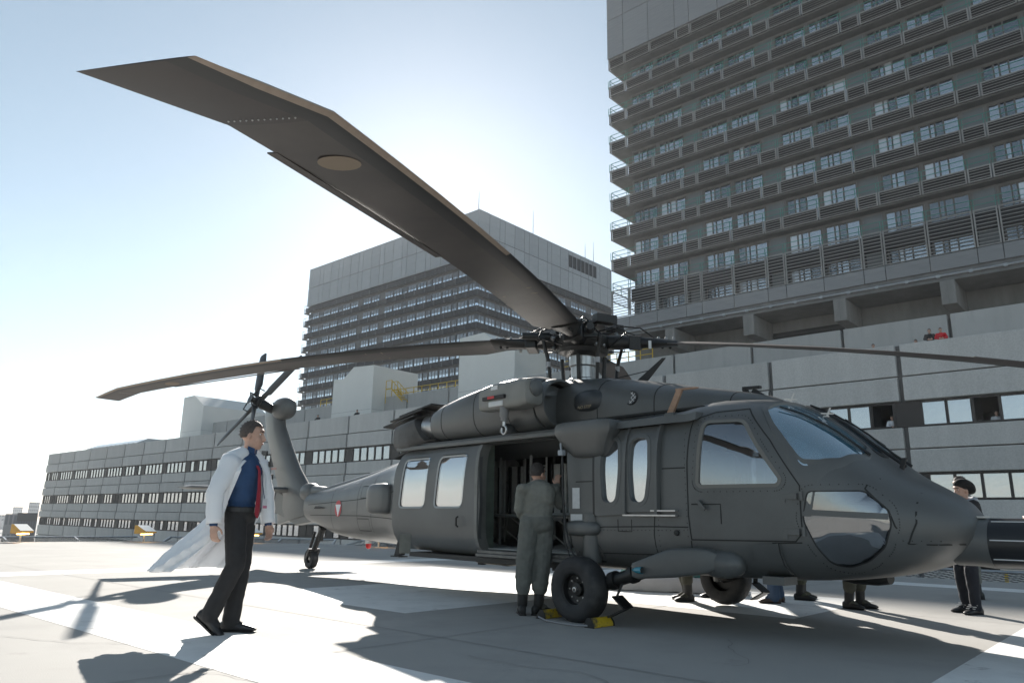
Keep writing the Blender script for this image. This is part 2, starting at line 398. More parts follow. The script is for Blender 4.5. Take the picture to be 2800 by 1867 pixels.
# windows: frame per bay, panes as pieces
pane_me = MB().box(-.5,.5,-.004,.004,0,1).mesh('pane', g_pod)
m_pcurt = [m_curtain, m_room, mat('room_grey',(.30,.31,.31),.9,var=.3,scale=.6)]
curt_me = [MB().add([(-.5,0,0),(.5,0,0),(.5,0,1),(-.5,0,1)],[(0,1,2,3)]) for _ in ()]
openp = {(3,0,4),(2,0,2)}
OPEN_AT = []
rp = random.Random(3)
for i in range(len(JS)-1):
    sr, sl_ = JS[i], JS[i+1]; bw = (sr-sl_)*K; xl = (sl_+60)*K
    solid = 1.22*K*bw/7.15; x_a = xl+solid*.62; x_b = xl+bw-solid*.38; n = 5; pw = (x_b-x_a)/n
    for r,(lo,hi) in enumerate(WIN):
        if r == 2 and i < 9: continue
        z0,z1 = HZ(lo)-zb, HZ(hi)-zb; y = .16*K
        fr = MB()
        fr.box(x_a-.05,x_b+.05,y-.05,y+.10,z1-.09,z1); fr.box(x_a-.05,x_b+.05,y-.08,y+.10,z0,z0+.09)
        for k in range(n+1):
            xx = x_a+k*pw; fr.box(xx-.065,xx+.065,y-.05,y+.10,z0+.09,z1-.09)
        fr.box(xl+.0,x_a-.065,y-.02,y+.10,z0,z1); fr.box(x_b+.065,xl+bw,y-.02,y+.10,z0,z1)
        wo_ = fr.build('window_frame', m_wframe, pod)
        for k in range(n):
            xc = x_a+(k+.5)*pw; pm = link('pane', pane_me, wo_, (xc, y+.03, z0+.09), None, (pw-.13,1,z1-z0-.18))
            if (i,r,k) in openp:
                pm.rotation_euler = (0,0,R(70)); pm.location.x = xc-pw/2+.08; pm.location.y = y+.45
                OPEN_AT.append((i,r,k,xc,z0+.09,y))
            elif i > 4 and rp.random() < .16:
                # dark infill instead of a glazed light
                MB().box(xc-pw/2+.06,xc+pw/2-.06,y-.01,y+.02,z0+.09,z1-.09).build('infill_panel', m_wsolid, wo_)
cb = MB()
for i in range(len(JS)-1):       # curtains and half-drawn blinds inside the rooms, one mass
    xl = (JS[i+1]+60)*K; bw = (JS[i]-JS[i+1])*K
    for r,(lo,hi) in enumerate(WIN):
        if r==2 and i<9: continue
        for k in range(6):
            if rp.random() < .6:
                a = xl+bw*(.14+k*.145); wd = bw*rp.uniform(.05,.16); z1 = HZ(hi)-zb-.1; z0 = HZ(lo)-zb+.1
                if rp.random()<.35: z0 = z1-(z1-z0)*rp.uniform(.3,.8)
                if (i,r,min(k,4)) in openp: continue
                cb.box(a,a+wd,.55,.57,z0,z1)
stuff(cb.build('curtains', m_curtain, pod))
# ---- setback wall on the podium roof
sbw = frame('rooftop_parapet_wall', 'pale jointed concrete wall set back on the podium roof under the towers', 'wall', -60, 52, 8.6)
for i in range(19):
    s1_ = -2.7-6.48*i+13; s0_ = s1_-6.48
    if ('sb',0) not in cache: cache[('sb',0)] = panel_mesh('panel', 6.48*K-.22, (14.2-8.6)*K, .5, m_concs, .03)
    link('panel', cache[('sb',0)], sbw, (((s0_+s1_)/2+60)*K, .25, 0))
MB().box((-113+60)*K,(10+60)*K,.2,.7,0,(14.0-8.6)*K).build('backing', m_joint, sbw)
# ================================================================ WARD TOWER (near)
t1 = frame('hospital_tower', 'tall dark hospital tower with stacked louvred balconies filling the upper right', 'building', -20, 62, 19)
tz = HZ(19)
def T(s): return (s+20)*K
def Z1(z): return HZ(z)-tz
SJ = [-41.2,-39.06]; s_ = -39.06
for q in range(5):
    for w_ in (3.2,3.2,1.65): s_ += w_; SJ.append(s_)
for w_ in (3.2,3.2,1.65): s_ += w_; SJ.append(s_)
NB = len(SJ)-1
TOPS = [24.52+3.41*k for k in range(0,9)]      # tops of the louvre bands; 0 is the tall one
b = MB()
xa, xb = T(-39.06), T(SJ[-1])
b.box(xa,xb,1.15*K,3.0*K,Z1(19.6),Z1(52),0)                      # rear wall plane of the balconies
b.box(xa,xb,3.0*K,45*K,Z1(19.6),Z1(66),0)
b.build('tower_core', m_wall_t, t1)
for tp in TOPS[1:]:
    b = MB(); z = Z1(tp-1.15); b.box(T(-41.0),xb,.22,1.15*K,z-.12,z+.06); b.box(T(-41.0),xa,1.15*K,30*K,z-.12,z+.06); b.build('balcony_slab', m_slab, t1)
b = MB()
z = Z1(20.3); b.box(T(-41.1),xb,.1*K,45*K,z-.9,z)
b.build('soffit_slab', m_slab, t1)
def louvre(w, h, n, back=True, fr=.10):
    q = MB()
    q.box(0,w,-.06,.06,h-fr,h,0); q.box(0,w,-.06,.06,0,fr*.8,0); q.box(0,fr,-.07,.07,0,h,0); q.box(w-fr,w,-.07,.07,0,h,0)
    for i in range(n):
        zc = h*(i+1)/(n+1)
        q.add([(fr,-.09,zc-.05),(w-fr,-.09,zc-.05),(w-fr,.04,zc+.05),(fr,.04,zc+.05),(fr,.06,zc+.03),(w-fr,.06,zc+.03),(w-fr,-.07,zc-.07),(fr,-.07,zc-.07)],
              [(0,1,2,3),(3,2,5,4),(4,5,6,7),(7,6,1,0)],0)
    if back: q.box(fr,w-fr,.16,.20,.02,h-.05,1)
    return q.mesh('louvre_panel',[m_louvre,m_louvre2])
LC = {}
def put_louvre(x, wd, z, h, n, rot=0, back=True, y=0):
    k = (round(wd,2), round(h,2), n, back)
    if k not in LC: LC[k] = louvre(wd-.10, h, n, back)
    return link('louvre_panel', LC[k], t1, (x+.05 if rot==0 else x, y, z), rot)
for j in range(NB):
    x = T(SJ[j]); wd = (SJ[j+1]-SJ[j])*K
    put_louvre(x, wd, Z1(21.57), (24.52-21.57)*K, 9, 0, False)
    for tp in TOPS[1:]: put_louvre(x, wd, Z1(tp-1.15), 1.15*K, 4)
    # plain metal band below
    kk = ('pb',round(wd,2))
    if kk not in LC: LC[kk] = panel_mesh('cladding_panel', wd-.05, (21.5-20.3)*K, .12, m_clad, .01)
    link('cladding_panel', LC[kk], t1, (x+wd/2, .06, Z1(20.3)))
    kk = ('cp',round(wd,2))
    if kk not in LC: LC[kk] = panel_mesh('cladding_panel', wd-.05, 4.9*K, .3, m_clad, .015)
    for r in range(3):
        link('cladding_panel', LC[kk], t1, (x+wd/2, .06, Z1(51.85+r*4.95)))
b = MB(); b.box(T(-41.15),xb,.06,3*K,Z1(51.8),Z1(66.6)); b.box(T(-41.15),xb,3*K,45*K,Z1(51.8),Z1(66.6)); b.build('cladding_backing', m_joint, t1)
# side face (left end) of the tower: louvred balcony ends seen edge-on
for tp in [24.52]+TOPS[1:]:
    for q in range(3):
        o = put_louvre(T(-41.2), 3.2*K, Z1(tp-1.15), 1.15*K, 4, R(90), False, y=(.1+q*3.2)*K)
side = MB()
for q in range(9): side.box(T(-41.2),T(-41.2)+.1,(.1+q*3.2)*K,(3.2+q*3.2)*K,Z1(51.85),Z1(66.4))
side.build('cladding_panel', m_clad, t1)
# green hand rails
for tp in TOPS[:-1]:
    b = MB(); z = Z1(tp)
    for dz in (.45,.95): b.bar((T(-41.1),.12,z+dz),(xb,.12,z+dz),.05,.05); b.bar((T(-41.1),.12,z+dz),(T(-41.1),10*K,z+dz),.05,.05)
    for j in range(NB):
        for e in (0.12,-.12): b.bar((T(SJ[j])+e,.12,z-.1),(T(SJ[j])+e,.12,z+.95),.05,.05)
    for q in range(6): b.bar((T(-41.1),q*1.6*K+.1,z-.1),(T(-41.1),q*1.6*K+.1,z+.95),.05,.05)
    b.build('hand_rail', m_rail, t1)
# windows of the tower
g_t1b = glass('tower_glass_curtain', refl=.34, body=(.50,.51,.51), through=.10, bump=.25); g_t1c = glass('tower_glass_dark', refl=.18, body=(.03,.035,.04), through=.4, bump=.25)
pane1 = [MB().box(-.5,.5,-.004,.004,0,1).mesh('pane', g_) for g_ in (g_t1,g_t1,g_t1b,g_t1c,g_t1c)]
curt1 = MB().add([(-.5,0,0),(.5,0,0),(.5,0,1),(-.5,0,1)],[(0,1,2,3)])
rt = random.Random(11)
cm = MB(); npane = 0
def wmesh(wd, h):
    k = ('w',round(wd,2),round(h,2))
    if k in LC: return LC[k]
    q = MB(); q.box(0,wd,-.06,.06,h-.12,h); q.box(0,wd,-.06,.06,0,.08)
    for f_ in (0,.26,.62,1): q.box(f_*(wd-.12),f_*(wd-.12)+.12,-.06,.06,.08,h-.12)
    q.box(.38*wd,.38*wd+.06,-.05,.05,.08,h-.12)
    LC[k] = q.mesh('window_frame', m_mull); return LC[k]
spare = MB(); spare2 = MB()
for kf, tp in enumerate([21.1]+TOPS[:-1]):
    z0 = Z1(tp-.95) if kf else Z1(21.5); h = 2.85*K if kf else 1.5*K
    for j in range(1,NB):
        x = T(SJ[j]); wd = (SJ[j+1]-SJ[j])*K; yw = 1.11*K if kf else .85*K
        if wd < 2.5:
            if kf == 0: pass
            kk = ('inf',round(wd,2),kf==0)
            if kk not in LC: LC[kk] = MB().box(.12,wd-.12,-.03,.03,0,h).mesh('infill_panel', m_infill)
            link('infill_panel', LC[kk], t1, (x,yw,z0)); continue
        wf = link('window_frame', wmesh(wd-.3,h), t1, (x+.15,yw,z0))
        cuts = [0,.26,.40,.62,1]
        for c_ in range(4):
            a = .12+cuts[c_]*(wd-.42); e = cuts[c_+1]*(wd-.42)+.0
            if npane < 300 and tp < 46:
                link('pane', rt.choice(pane1) if c_ in (0,2) or rt.random()<.5 else pane1[0], wf, ((a+e)/2,0,.08), None, (e-a,1,h-.2)); npane += 1
            else: (spare if rt.random()<.55 else spare2).box(x+.15+a,x+.15+e,yw-.004,yw+.004,z0+.08,z0+h-.12)
            if rt.random() < .42: cm.box(x+.15+a+.02,x+.15+e-.02,yw+.15,yw+.16,z0+.1+(0 if rt.random()<.7 else h*.4),z0+h-.1)
    if not kf: 
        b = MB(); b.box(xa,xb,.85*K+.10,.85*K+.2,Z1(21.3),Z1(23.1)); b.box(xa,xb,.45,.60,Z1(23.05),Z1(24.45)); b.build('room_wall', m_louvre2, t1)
stuff(spare.build('panes', g_t1, t1)); stuff(spare2.build('panes', g_t1c, t1)); stuff(cm.build('curtains', m_curtain, t1))
# deep soffit, gutter rail, recess wall and concrete beam ends below the tower
b = MB(); b.box(T(-41.0),xb,.2,.5,Z1(20.0),Z1(20.25)); b.tube([(T(-41),-.02,Z1(19.85)),(xb,-.02,Z1(19.85))],.11,8)
for q in range(24): b.box(T(-40+q*2.2),T(-40+q*2.2)+.25,-.15,.25,Z1(19.72),Z1(19.95))
b.build('gutter_rail', m_pipe, t1)
m_conc_shade = mat('shaded_concrete',(.27,.265,.255),.9,var=.25,scale=.6,stretch=(1.4,1.4,.4)); m_black_vent = mat('vent_black',(.02,.02,.02),.9)  # concrete colour darkened to carry the shade under the tower
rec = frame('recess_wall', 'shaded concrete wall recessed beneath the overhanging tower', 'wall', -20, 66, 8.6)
MB().box(T(-41),T(10),0,.6,0,(19.4-8.6)*K).build('wall_slab', m_conc_shade, rec)
for k in range(4): MB().box(T(-26),T(-19.6),-.12-.0*k,-.01,(17.0-8.6+k*.32)*K,(17.22-8.6+k*.32)*K).build('vent_bar', m_louvre2, rec)
MB().box(T(-26),T(-19.6),-.01,.0,(16.8-8.6)*K,(18.4-8.6)*K).build('vent_opening', m_black_vent, rec)
for s in (-34.9,-27.0,-19.1,-11.2,-3.3):
    bm_ = frame('concrete_beam_end', {-34.9:'square concrete beam end under the tower nearest the rotor hub',-27.0:'square concrete beam end under the tower, second from the hub',-19.1:'square concrete beam end under the tower, middle right of the photo',-11.2:'square concrete beam end under the tower above the people in red',-3.3:'square concrete beam end under the tower at the far right edge'}[s], 'beam', s, 61.7, 17.5)
    bm_['group'] = 'beam ends under the tower'
    MB().box(0,1.0*K,0,4.5*K,0,1.85*K).build('beam', m_conc_shade, bm_, bevel=.04)
    MB().box(.48*K,.50*K,-.012,0,.05,1.8*K).build('joint', m_joint, bm_)
# ================================================================ FAR TOWER
U = 1.0
t2 = frame('far_hospital_tower', 'second hospital tower behind the rotor with pale cladding crown and banded louvres', 'building', -99.8, 101.6, 8.6)
def X2(s): return (s+99.8)*K
def Z2(z): return HZ(z)-HZ(8.6)
WL, WD = 61.2, 49.0
b = MB(); b.box(X2(-161)+.9,-.9,.9,WD*K,0,Z2(53.4)); b.build('tower_core', m_wall_t, t2)
b = MB(); b.box(X2(-161)+.3,-.3,.3,WD*K,Z2(53.6),Z2(63.7)); b.build('cladding_backing', m_joint, t2)
widths = []
q = 0
while q < WL-.5:
    for w_ in (3.2,3.2,1.65):
        if q < WL-.5: widths.append((q,min(w_,WL-q))); q += w_
for zz,hh in ((53.62,4.85),(58.52,5.3)):
    for (q,w_) in widths:
        kk = ('t2c',round(w_,2),hh)
        if kk not in LC: LC[kk] = panel_mesh('cladding_panel', w_*K-.10, hh*K-.06, .3, mat('far_cladding',(.37,.385,.40),.5,metal=.2,var=.1,scale=.5,stretch=(.4,.4,5),objvar=.12), .02)
        link('cladding_panel', LC[kk], t2, (-(q+w_/2)*K, .3, Z2(zz)))
        if q < WD-1: link('cladding_panel', LC[kk], t2, (-.3, (q+w_/2)*K, Z2(zz)), R(90))
# ventilation slots in the right-hand face
for i in range(7):
    MB().box(0.02,.06,0,1.35*K,0,3.0*K).build('vent_slot', m_louvre2, t2).location = (0.0, (30.6+i*1.65)*K, Z2(59.6))
T2TOP = [53.3-3.42*k for k in range(0,11)]
def band(L, nb):
    q = MB()
    for k in range(5): q.box(0,L,-.05,.12,.08+k*.26,.17+k*.26)
    for k in range(nb+1): q.box(k*L/nb-.06,k*L/nb+.06,-.09,.14,0,1.25)
    q.box(0,L,.25,.3,0,1.2,1)
    return q
m_l2 = mat('far_louvre',(.17,.172,.18),.6,var=.2,scale=1)
bl_, br_ = band(WL*K,19).mesh('louvre_band',[m_l2,m_louvre2]), band(WD*K,15).mesh('louvre_band',[m_l2,m_louvre2])
for tp in T2TOP:
    fl = MB()
    link('louvre_band', bl_, t2, (X2(-161),0,Z2(tp)-1.25)); link('louvre_band', br_, t2, (0,0,Z2(tp)-1.25), R(90))
    fl.box(X2(-161)-.6,-.3,.3,.95,Z2(tp)-1.32,Z2(tp)-1.2); fl.box(-.95,-.3,.95,WD*K,Z2(tp)-1.32,Z2(tp)-1.2)
    # balcony end with rail at the left corner
    fl.box(X2(-161)-1.5,X2(-161)-.4,.3,8,Z2(tp)-1.45,Z2(tp)-1.25)
    for dz in (.0,.35,.7,1.05): fl.box(X2(-161)-1.55,X2(-161)-.1,.25,.32,Z2(tp)-1.25+dz,Z2(tp)-1.12+dz)
    for xx in (-1.5,-.8): fl.bar((X2(-161)+xx,.3,Z2(tp)-1.25),(X2(-161)+xx,.3,Z2(tp)+.9),.06,.06)
    fl.bar((X2(-161)-1.5,.3,Z2(tp)+.9),(X2(-161)+.2,.3,Z2(tp)+.9),.06,.06)
    fl.build('balcony_slab', m_slab, t2)
def win2(w):
    q = MB(); h = 2.2
    q.box(0,w,-.05,.08,h-.1,h,0); q.box(0,w,-.05,.08,0,.1,0)
    for k in range(4): q.box(k*(w-.12)/3,k*(w-.12)/3+.12,-.06,.08,0,h,0)
    for k in range(5): q.box(0,w,-.16,-.11,h-.25-k*.22,h-.19-k*.22,0)
    q.box(.05,w-.05,0,.03,.1,h-.1,1)
    return q.mesh('window',[mat('far_mullion',(.16,.15,.15),.6),g_t2])
wm2 = {}
nw = 0; extra = MB(); r2 = random.Random(5)
for tp in T2TOP[1:]:
    z = Z2(tp)-.2
    for (q,w_) in widths:
        kk = round(w_,2)
        if w_ < 2 and (int(q*7)%3==0): continue
        if kk not in wm2: wm2[kk] = win2(w_*K-.25)
        link('window', wm2[kk], t2, (-(q+w_)*K+.12, .82, z)); nw += 1
        if q < WD-3: link('window', wm2[kk], t2, (-.82, q*K+.12, z), R(90)); nw += 1
for (q_,face) in ((0.3,0),(18,1),(38,1),(41.5,1)):
    L = {0.3:4.6,18:6.5,38:4.5,41.5:6.0}[q_]
    MB().tube([(-.6,q_*K,Z2(63.7)),(-.6,q_*K,Z2(63.7)+L*.45),(-.6,q_*K,Z2(63.7)+L)],[.09,.07,.03],6).build('roof_mast', m_pipe, t2)
# ================================================================ ROOF VENTS etc.
def vent(label, s0, s1, D, dep, zt, zb_, prof):
    """prof: top outline of the front face as fractions (u, z)"""
    o = frame('ventilation_shaft', label, 'roof vent', s0, D, zb_); o['group'] = 'pale ventilation shafts on the podium roof'
    W = (s1-s0)*K; poly = [(0,0),(W,0)]+[(u*W,(z-zb_)*K) for u,z in prof]
    MB().prism(poly, lambda x,z:(x,0,z), lambda x,z:(x,dep*K,z)).build('shaft', m_vent, o, fix=True)
    z0 = (zb_+ (zt-zb_)*.45-zb_)*K
    MB().box(-.006,W+.006,-.006,dep*K+.006,z0,z0+.03).build('panel_seam', mat('vent_seam',(.33,.33,.32),.7), o)
    g = MB()
    (u1,z1),(u2,z2) = prof[0],prof[1]
    return o
vent('pale ventilation shaft with notched top at the left end of the podium roof', -110.4,-103.9,50,10,18.3,8.6,[(1,16.5),(.5,18.3),(0,18.25)])
vent('pale ventilation shaft with cut-off left shoulder beside the tail rotor', -72.2,-64.8,50,6.5,17.7,8.6,[(1,17.6),(.5,17.8),(.25,16.6),(0,16.7)])
vent('tall pale ventilation shaft behind the left rotor blade and engine', -51.3,-44.0,50,4.6,18.7,8.6,[(1,16.9),(.72,17.3),(.45,18.7),(0,18.6)])
# glazed roof lantern at the far left of the podium roof
sk = frame('roof_skylight', 'long low glazed skylight on the far left podium roof', 'skylight', -129, 44, 8.6)
W = 19*K
b = MB(); b.prism([(0,0),(7,0),(7,2.6),(5.5,3.3),(1.5,3.3),(0,2.6)], lambda y,z:(0,y,z), lambda y,z:(W,y,z)); b.build('lantern', mat('skylight_glazing',(.62,.65,.67),.25,var=.1,scale=1), sk, fix=True)
for k in range(13): MB().box(k*W/12-.06,k*W/12+.06,-.06,.02,0,2.6).build('glazing_bar', m_clad, sk)
# yellow guard rails at the foot of the far tower
def yrail(label, s0, s1, D, z, n):
    o = frame('yellow_guard_rail', label, 'guard rail', s0, D, z); o['group'] = 'yellow guard rails on the roof'
    L = (s1-s0)*K; q = MB()
    for h in (.5,1.05): q.bar((0,0,h),(L,0,h),.07,.07)
    q.build('rails', m_yellow, o)
    for k in range(n+1): MB().bar((k*L/n,0,0),(k*L/n,0,1.05),.07,.07).build('post', m_yellow, o)
    return o
yrail('yellow guard rail right of the notched vent shaft at the tower foot', -64,-53.5,53,14.2,8)
yrail('yellow guard rail behind the rotor mast on the roof', -43,-33,56,15.2,8)
yrail('yellow guard rail at the left foot of the far tower', -79,-72.5,53,14.4,5)
stc = frame('yellow_roof_stair', 'small yellow steel stair with cage beside the notched vent shaft', 'stair', -62.6, 51, 13.3)
for k in range(5): MB().box(k*.35,k*.35+.3,0,.9,1.5-k*.3,1.56-k*.3).build('tread', m_yellow, stc)
q = MB()
for y in (0,.9):
    q.bar((-.2,y,1.7),(1.9,y,0),.07,.12); q.bar((-.2,y,2.7),(1.9,y,1.0),.06,.06); q.bar((-1.2,y,2.7),(-.2,y,2.7),.06,.06); q.bar((-1.2,y,1.7),(-.2,y,1.7),.07,.12)
    for k in range(4): q.bar((k*.6-.2,y,1.6-k*.45),(k*.6-.2,y,2.7-k*.48),.05,.05)
    q.bar((-1.2,y,0),(-1.2,y,2.7),.06,.06)
q.build('stringers', m_yellow, stc)
# distant town at the far left
def far_block(label, az0, az1, dist, ztop, zbot, col, win):
    d0 = Vector((math.cos(az0),math.sin(az0),0)); d1 = Vector((math.cos(az1),math.sin(az1),0))
    a = FOOT+d0*dist; c = FOOT+d1*dist; w = (c-a).length; rz = math.atan2((c-a).y,(c-a).x)
    o = thing('distant_building', label, 'building', (a.x,a.y,-14), rz); o['group'] = 'distant buildings at the left horizon'
    MB().box(0,w,0 if True else 0,w*.8,0,ztop+14).build('wall', mat('far_wall_%d'%int(col*100),(col,col*1.01,col*1.03),.8,var=.1,scale=.1), o)
    if win:
        nx, nz = win
        wme = MB().box(0,w/nx*.6,-.05,-.02,0,(ztop+8)/nz*.5).mesh('window', mat('far_window',(.14,.15,.17),.3))
        for ix in range(nx):
            for iz in range(nz): link('window', wme, o, ((ix+.2)*w/nx,0,7+(iz+.2)*(ztop+8)/nz))
    return o
import numpy as _np
def azp(v): return math.atan2(v[1],v[0])
far_block('dark glass block at the left end of the podium', azp((-.989,.147)), azp((-.986,.166)), 190, .9, -14, .12, (8,1))
far_block('pale low block left of the dark glass one', azp((-.991,.136)), azp((-.989,.1475)), 215, .6, -14, .28, (3,2))
far_block('hazy slab tower on the left horizon', azp((-.990,.142)), azp((-.989,.151)), 900, 6.0, -14, .45, (5,5))
far_block('taller hazy slab on the left horizon beside the podium', azp((-.988,.156)), azp((-.986,.166)), 700, 8.8, -14, .45, (6,6))
far_block('low hazy row of houses at the left edge of the horizon', azp((-.9935,.11)), azp((-.990,.139)), 800, -1.5, -14, .4, (9,2))
LP = [(-30.0,2.0),]
pad_light(-31.0+1.15,8.5,R(10),'yellow wedge-shaped pad light at the far left')
pad_light(-29.3,12.4,R(10),'yellow wedge-shaped pad light left of the walking doctor')
pad_light(-27.3,15.6,R(10),'yellow wedge-shaped pad light behind the doctor hand')
pad_light(-21.9,17.6,R(10),'yellow wedge-shaped pad light under the tail boom')
# ================================================================ HELICOPTER
from mathutils.geometry import delaunay_2d_cdt
heli = thing('helicopter', 'dark olive grey transport helicopter parked on the pad with its cabin door open', 'helicopter')
heli.rotation_euler = (R(.6),0,0)
m_oliv = mat('heli_paint', (.108,.112,.110), .40, var=.18, scale=1.6, detail=8, bump=.05, bscale=40, speck=.16, speck_scale=420, dirt=(.072,.074,.073), dirt_scale=1.1, dirt_lo=.5, dirt_hi=.8, spec=.62)
m_dark = mat('heli_dark', (.022,.022,.022), .6, var=.2, scale=8)
m_black = mat('black_metal', (.012,.012,.012), .45, var=.3, scale=12)
m_seam = mat('seam_dark', (.025,.025,.024), .8)
m_steel = mat('bare_steel', (.55,.55,.55), .3, metal=.9, var=.25, scale=7, stretch=(1,1,.3))
m_rub = mat('tyre_rubber', (.028,.028,.03), .7, var=.3, scale=9, bump=.2, bscale=50, dirt=(.06,.058,.055), dirt_scale=4)
m_in = mat('cabin_interior', (.50,.505,.49), .8, var=.2, scale=3)
m_seat = mat('seat_cloth', (.62,.625,.60), .9, var=.2, scale=10)
m_tan = mat('blade_tan', (.34,.27,.215), .5, var=.15, scale=3, stretch=(1,6,1))
m_brownp = mat('tan_probe', (.38,.24,.16), .6, var=.3, scale=14)
g_heli = glass('heli_glass', tint=(.42,.5,.56), refl=.26, body=(.03,.035,.04), through=.82, bump=.0)
g_door = glass('heli_door_glass', tint=(.6,.65,.68), refl=.55, body=(.05,.055,.06), through=.6, bump=.12)
g_chin = glass('chin_glass', tint=(.55,.58,.6), refl=.22, body=(.05,.055,.06), through=.5, bump=.2)
g_wind = glass('heli_windshield', tint=(.45,.62,.72), refl=.34, body=(.10,.27,.38), through=.4)
ST = np.array([
(-8.75,.93,1.50,.24,1.22,2.3,2.3),(-8.3,.85,1.54,.28,1.2,2.3,2.3),(-7.4,.68,1.64,.37,1.17,2.4,2.4),(-6.5,.62,1.75,.47,1.17,2.6,2.5),
(-5.5,.59,1.90,.61,1.18,2.8,2.7),(-4.8,.575,2.0,.76,1.18,3.0,2.9),(-4.3,.56,2.07,.93,1.17,3.4,3.2),(-3.8,.55,2.12,1.10,1.16,4.2,3.8),(-3.2,.53,2.14,1.18,1.15,5,4.4),
(-2,.51,2.15,1.19,1.15,5.5,4.6),(0,.50,2.16,1.19,1.15,5.5,4.6),(1.0,.50,2.20,1.18,1.15,5,4.6),(1.4,.50,2.27,1.15,1.15,4.2,4.4),(1.8,.505,2.25,1.09,1.15,3.6,4.2),
(2.1,.515,2.13,1.03,1.13,3.4,4.0),(2.4,.535,1.91,.95,1.11,3.3,3.6),(2.7,.575,1.63,.84,1.08,3.0,3.2),(2.9,.62,1.48,.75,1.05,2.8,2.8),(3.1,.68,1.37,.62,1.03,2.5,2.5),
(3.25,.75,1.28,.49,1.01,2.4,2.3),(3.38,.85,1.17,.30,1.0,2.2,2.2),(3.44,.95,1.06,.12,1.0,2,2)])
_h = np.diff(ST[:,0]); _d = np.diff(ST[:,1:],axis=0)/_h[:,None]; _m = np.zeros((len(ST),6)); _m[0]=_d[0]; _m[-1]=_d[-1]
for k in range(1,len(ST)-1):
    for j in range(6):
        _m[k,j] = 0 if _d[k-1,j]*_d[k,j] <= 0 else 2*_d[k-1,j]*_d[k,j]/(_d[k-1,j]+_d[k,j])
def sec(x):
    x = min(max(x,ST[0,0]),ST[-1,0]); i = min(max(int(np.searchsorted(ST[:,0],x))-1,0),len(ST)-2)
    t = (x-ST[i,0])/_h[i]; a,b = ST[i,1:],ST[i+1,1:]
    return (2*t**3-3*t**2+1)*a+(t**3-2*t**2+t)*_h[i]*_m[i]+(-2*t**3+3*t**2)*b+(t**3-t**2)*_h[i]*_m[i+1]
def ysurf(x,z):
    zb_,zt_,w,zm,nu,nl = sec(x)
    a = (z-zm)/(zt_-zm) if z > zm else (zm-z)/(zm-zb_); n = nu if z > zm else nl
    return w*max(0,1-min(abs(a),1)**n)**(1/n)
def zsurf(x,y):
    zb_,zt_,w,zm,nu,nl = sec(x); return zm+(zt_-zm)*max(0,1-min(abs(y)/w,1)**nu)**(1/nu)
def ring(x, n=72, inset=0, lift=0):
    zb_,zt_,w,zm,nu,nl = sec(x); zb_ += lift; zt_ -= inset; w -= inset
    out = []
    for k in range(n):
        t = 2*math.pi*k/n; c,s = math.cos(t),math.sin(t); e = nu if s > 0 else nl
        r = (abs(c)**e+abs(s)**e)**(-1/e)
        out.append((x, w*c*r, zm+(zt_-zm if s>0 else zm-zb_)*s*r))
    return out
def hull(name, x0, x1, step, inset=0, lift=0, n=72):
    xs = list(np.arange(x0,x1,step))+[x1]
    b = MB(); b.loft([ring(x,n,inset,lift) for x in xs]); return b
def boolean(o, cutter_mb, name='cut'):
    me = cutter_mb.mesh(name, m_oliv, fix=True); c = bpy.data.objects.new(name, me); COL.objects.link(c); c.matrix_world = o.matrix_world
    md = o.modifiers.new('b','BOOLEAN'); md.operation = 'DIFFERENCE'; md.solver = 'EXACT'; md.object = c
    bpy.context.view_layer.update(); bake(o); bpy.data.objects.remove(c); return o
# outlines (x, z) on the starboard side, metres in the airframe
def rnd(poly, r=.05, n=5):
    """rounded polygon"""
    out = []
    for i in range(len(poly)):
        p0,p1,p2 = Vector(poly[i-1]),Vector(poly[i]),Vector(poly[(i+1)%len(poly)])
        a,b = (p0-p1),(p2-p1); rr = min(r,a.length*.45,b.length*.45); a.normalize(); b.normalize()
        A,B = p1+a*rr,p1+b*rr
        for k in range(n+1):
            t = k/n; q = (1-t)**2*A+2*t*(1-t)*p1+t*t*B; out.append((q.x,q.y))
    return out
CKW = rnd([(1.42,1.99),(1.80,1.985),(1.97,1.70),(2.155,1.42),(2.13,1.37),(1.40,1.37),(1.375,1.40)],.07)
W3 = rnd([(.20,1.89),(.44,1.89),(.455,1.55),(.40,1.21),(.20,1.21),(.175,1.55)],.11)
W4 = rnd([(.58,1.89),(.83,1.89),(.84,1.55),(.78,1.21),(.58,1.21),(.555,1.55)],.11)
CHIN = rnd([(2.37,1.31),(2.79,1.315),(2.95,1.16),(2.965,1.03),(2.90,.85),(2.76,.73),(2.60,.67),(2.49,.69),(2.41,.83),(2.32,1.07)],.045)
DOOR = [(-1.90,.665),(-.27,.665),(-.36,1.97),(-1.90,1.97)]
# windscreen panes (x, y) seen from above
WSR = rnd([(1.93,-.78),(1.99,-.16),(2.60,-.14),(2.68,-.42),(2.60,-.74),(2.47,-.875),(2.33,-.945),(2.20,-.935),(2.05,-.89)],.05)
WSC = rnd([(2.01,-.07),(2.01,.07),(2.66,.07),(2.66,-.07)],.03)
fus = hull('fuselage', -8.75, 3.44, .09).build('fuselage', m_oliv, heli, fix=True)
cut = hull('c', -3.75, 2.86, .12, .055, .16, 56); boolean(fus, cut)
cut = MB()
def side_prism(b, poly, y0, y1): b.prism(poly, lambda x,z:(x,y0,z), lambda x,z:(x,y1,z))
for pl in (CKW,W3,W4,CHIN): side_prism(cut, pl, -1.6, -.30); side_prism(cut, pl, .30, 1.6)
side_prism(cut, DOOR, -1.7, -.7)
PW = [rnd([(x,1.86),(x+.62,1.86),(x+.62,1.17),(x,1.17)],.09) for x in (-1.75,-.95)]  # unseen port windows, added to let light into the cabin
for pl in PW: side_prism(cut, pl, .7, 1.7)
boolean(fus, cut)
cut = MB()
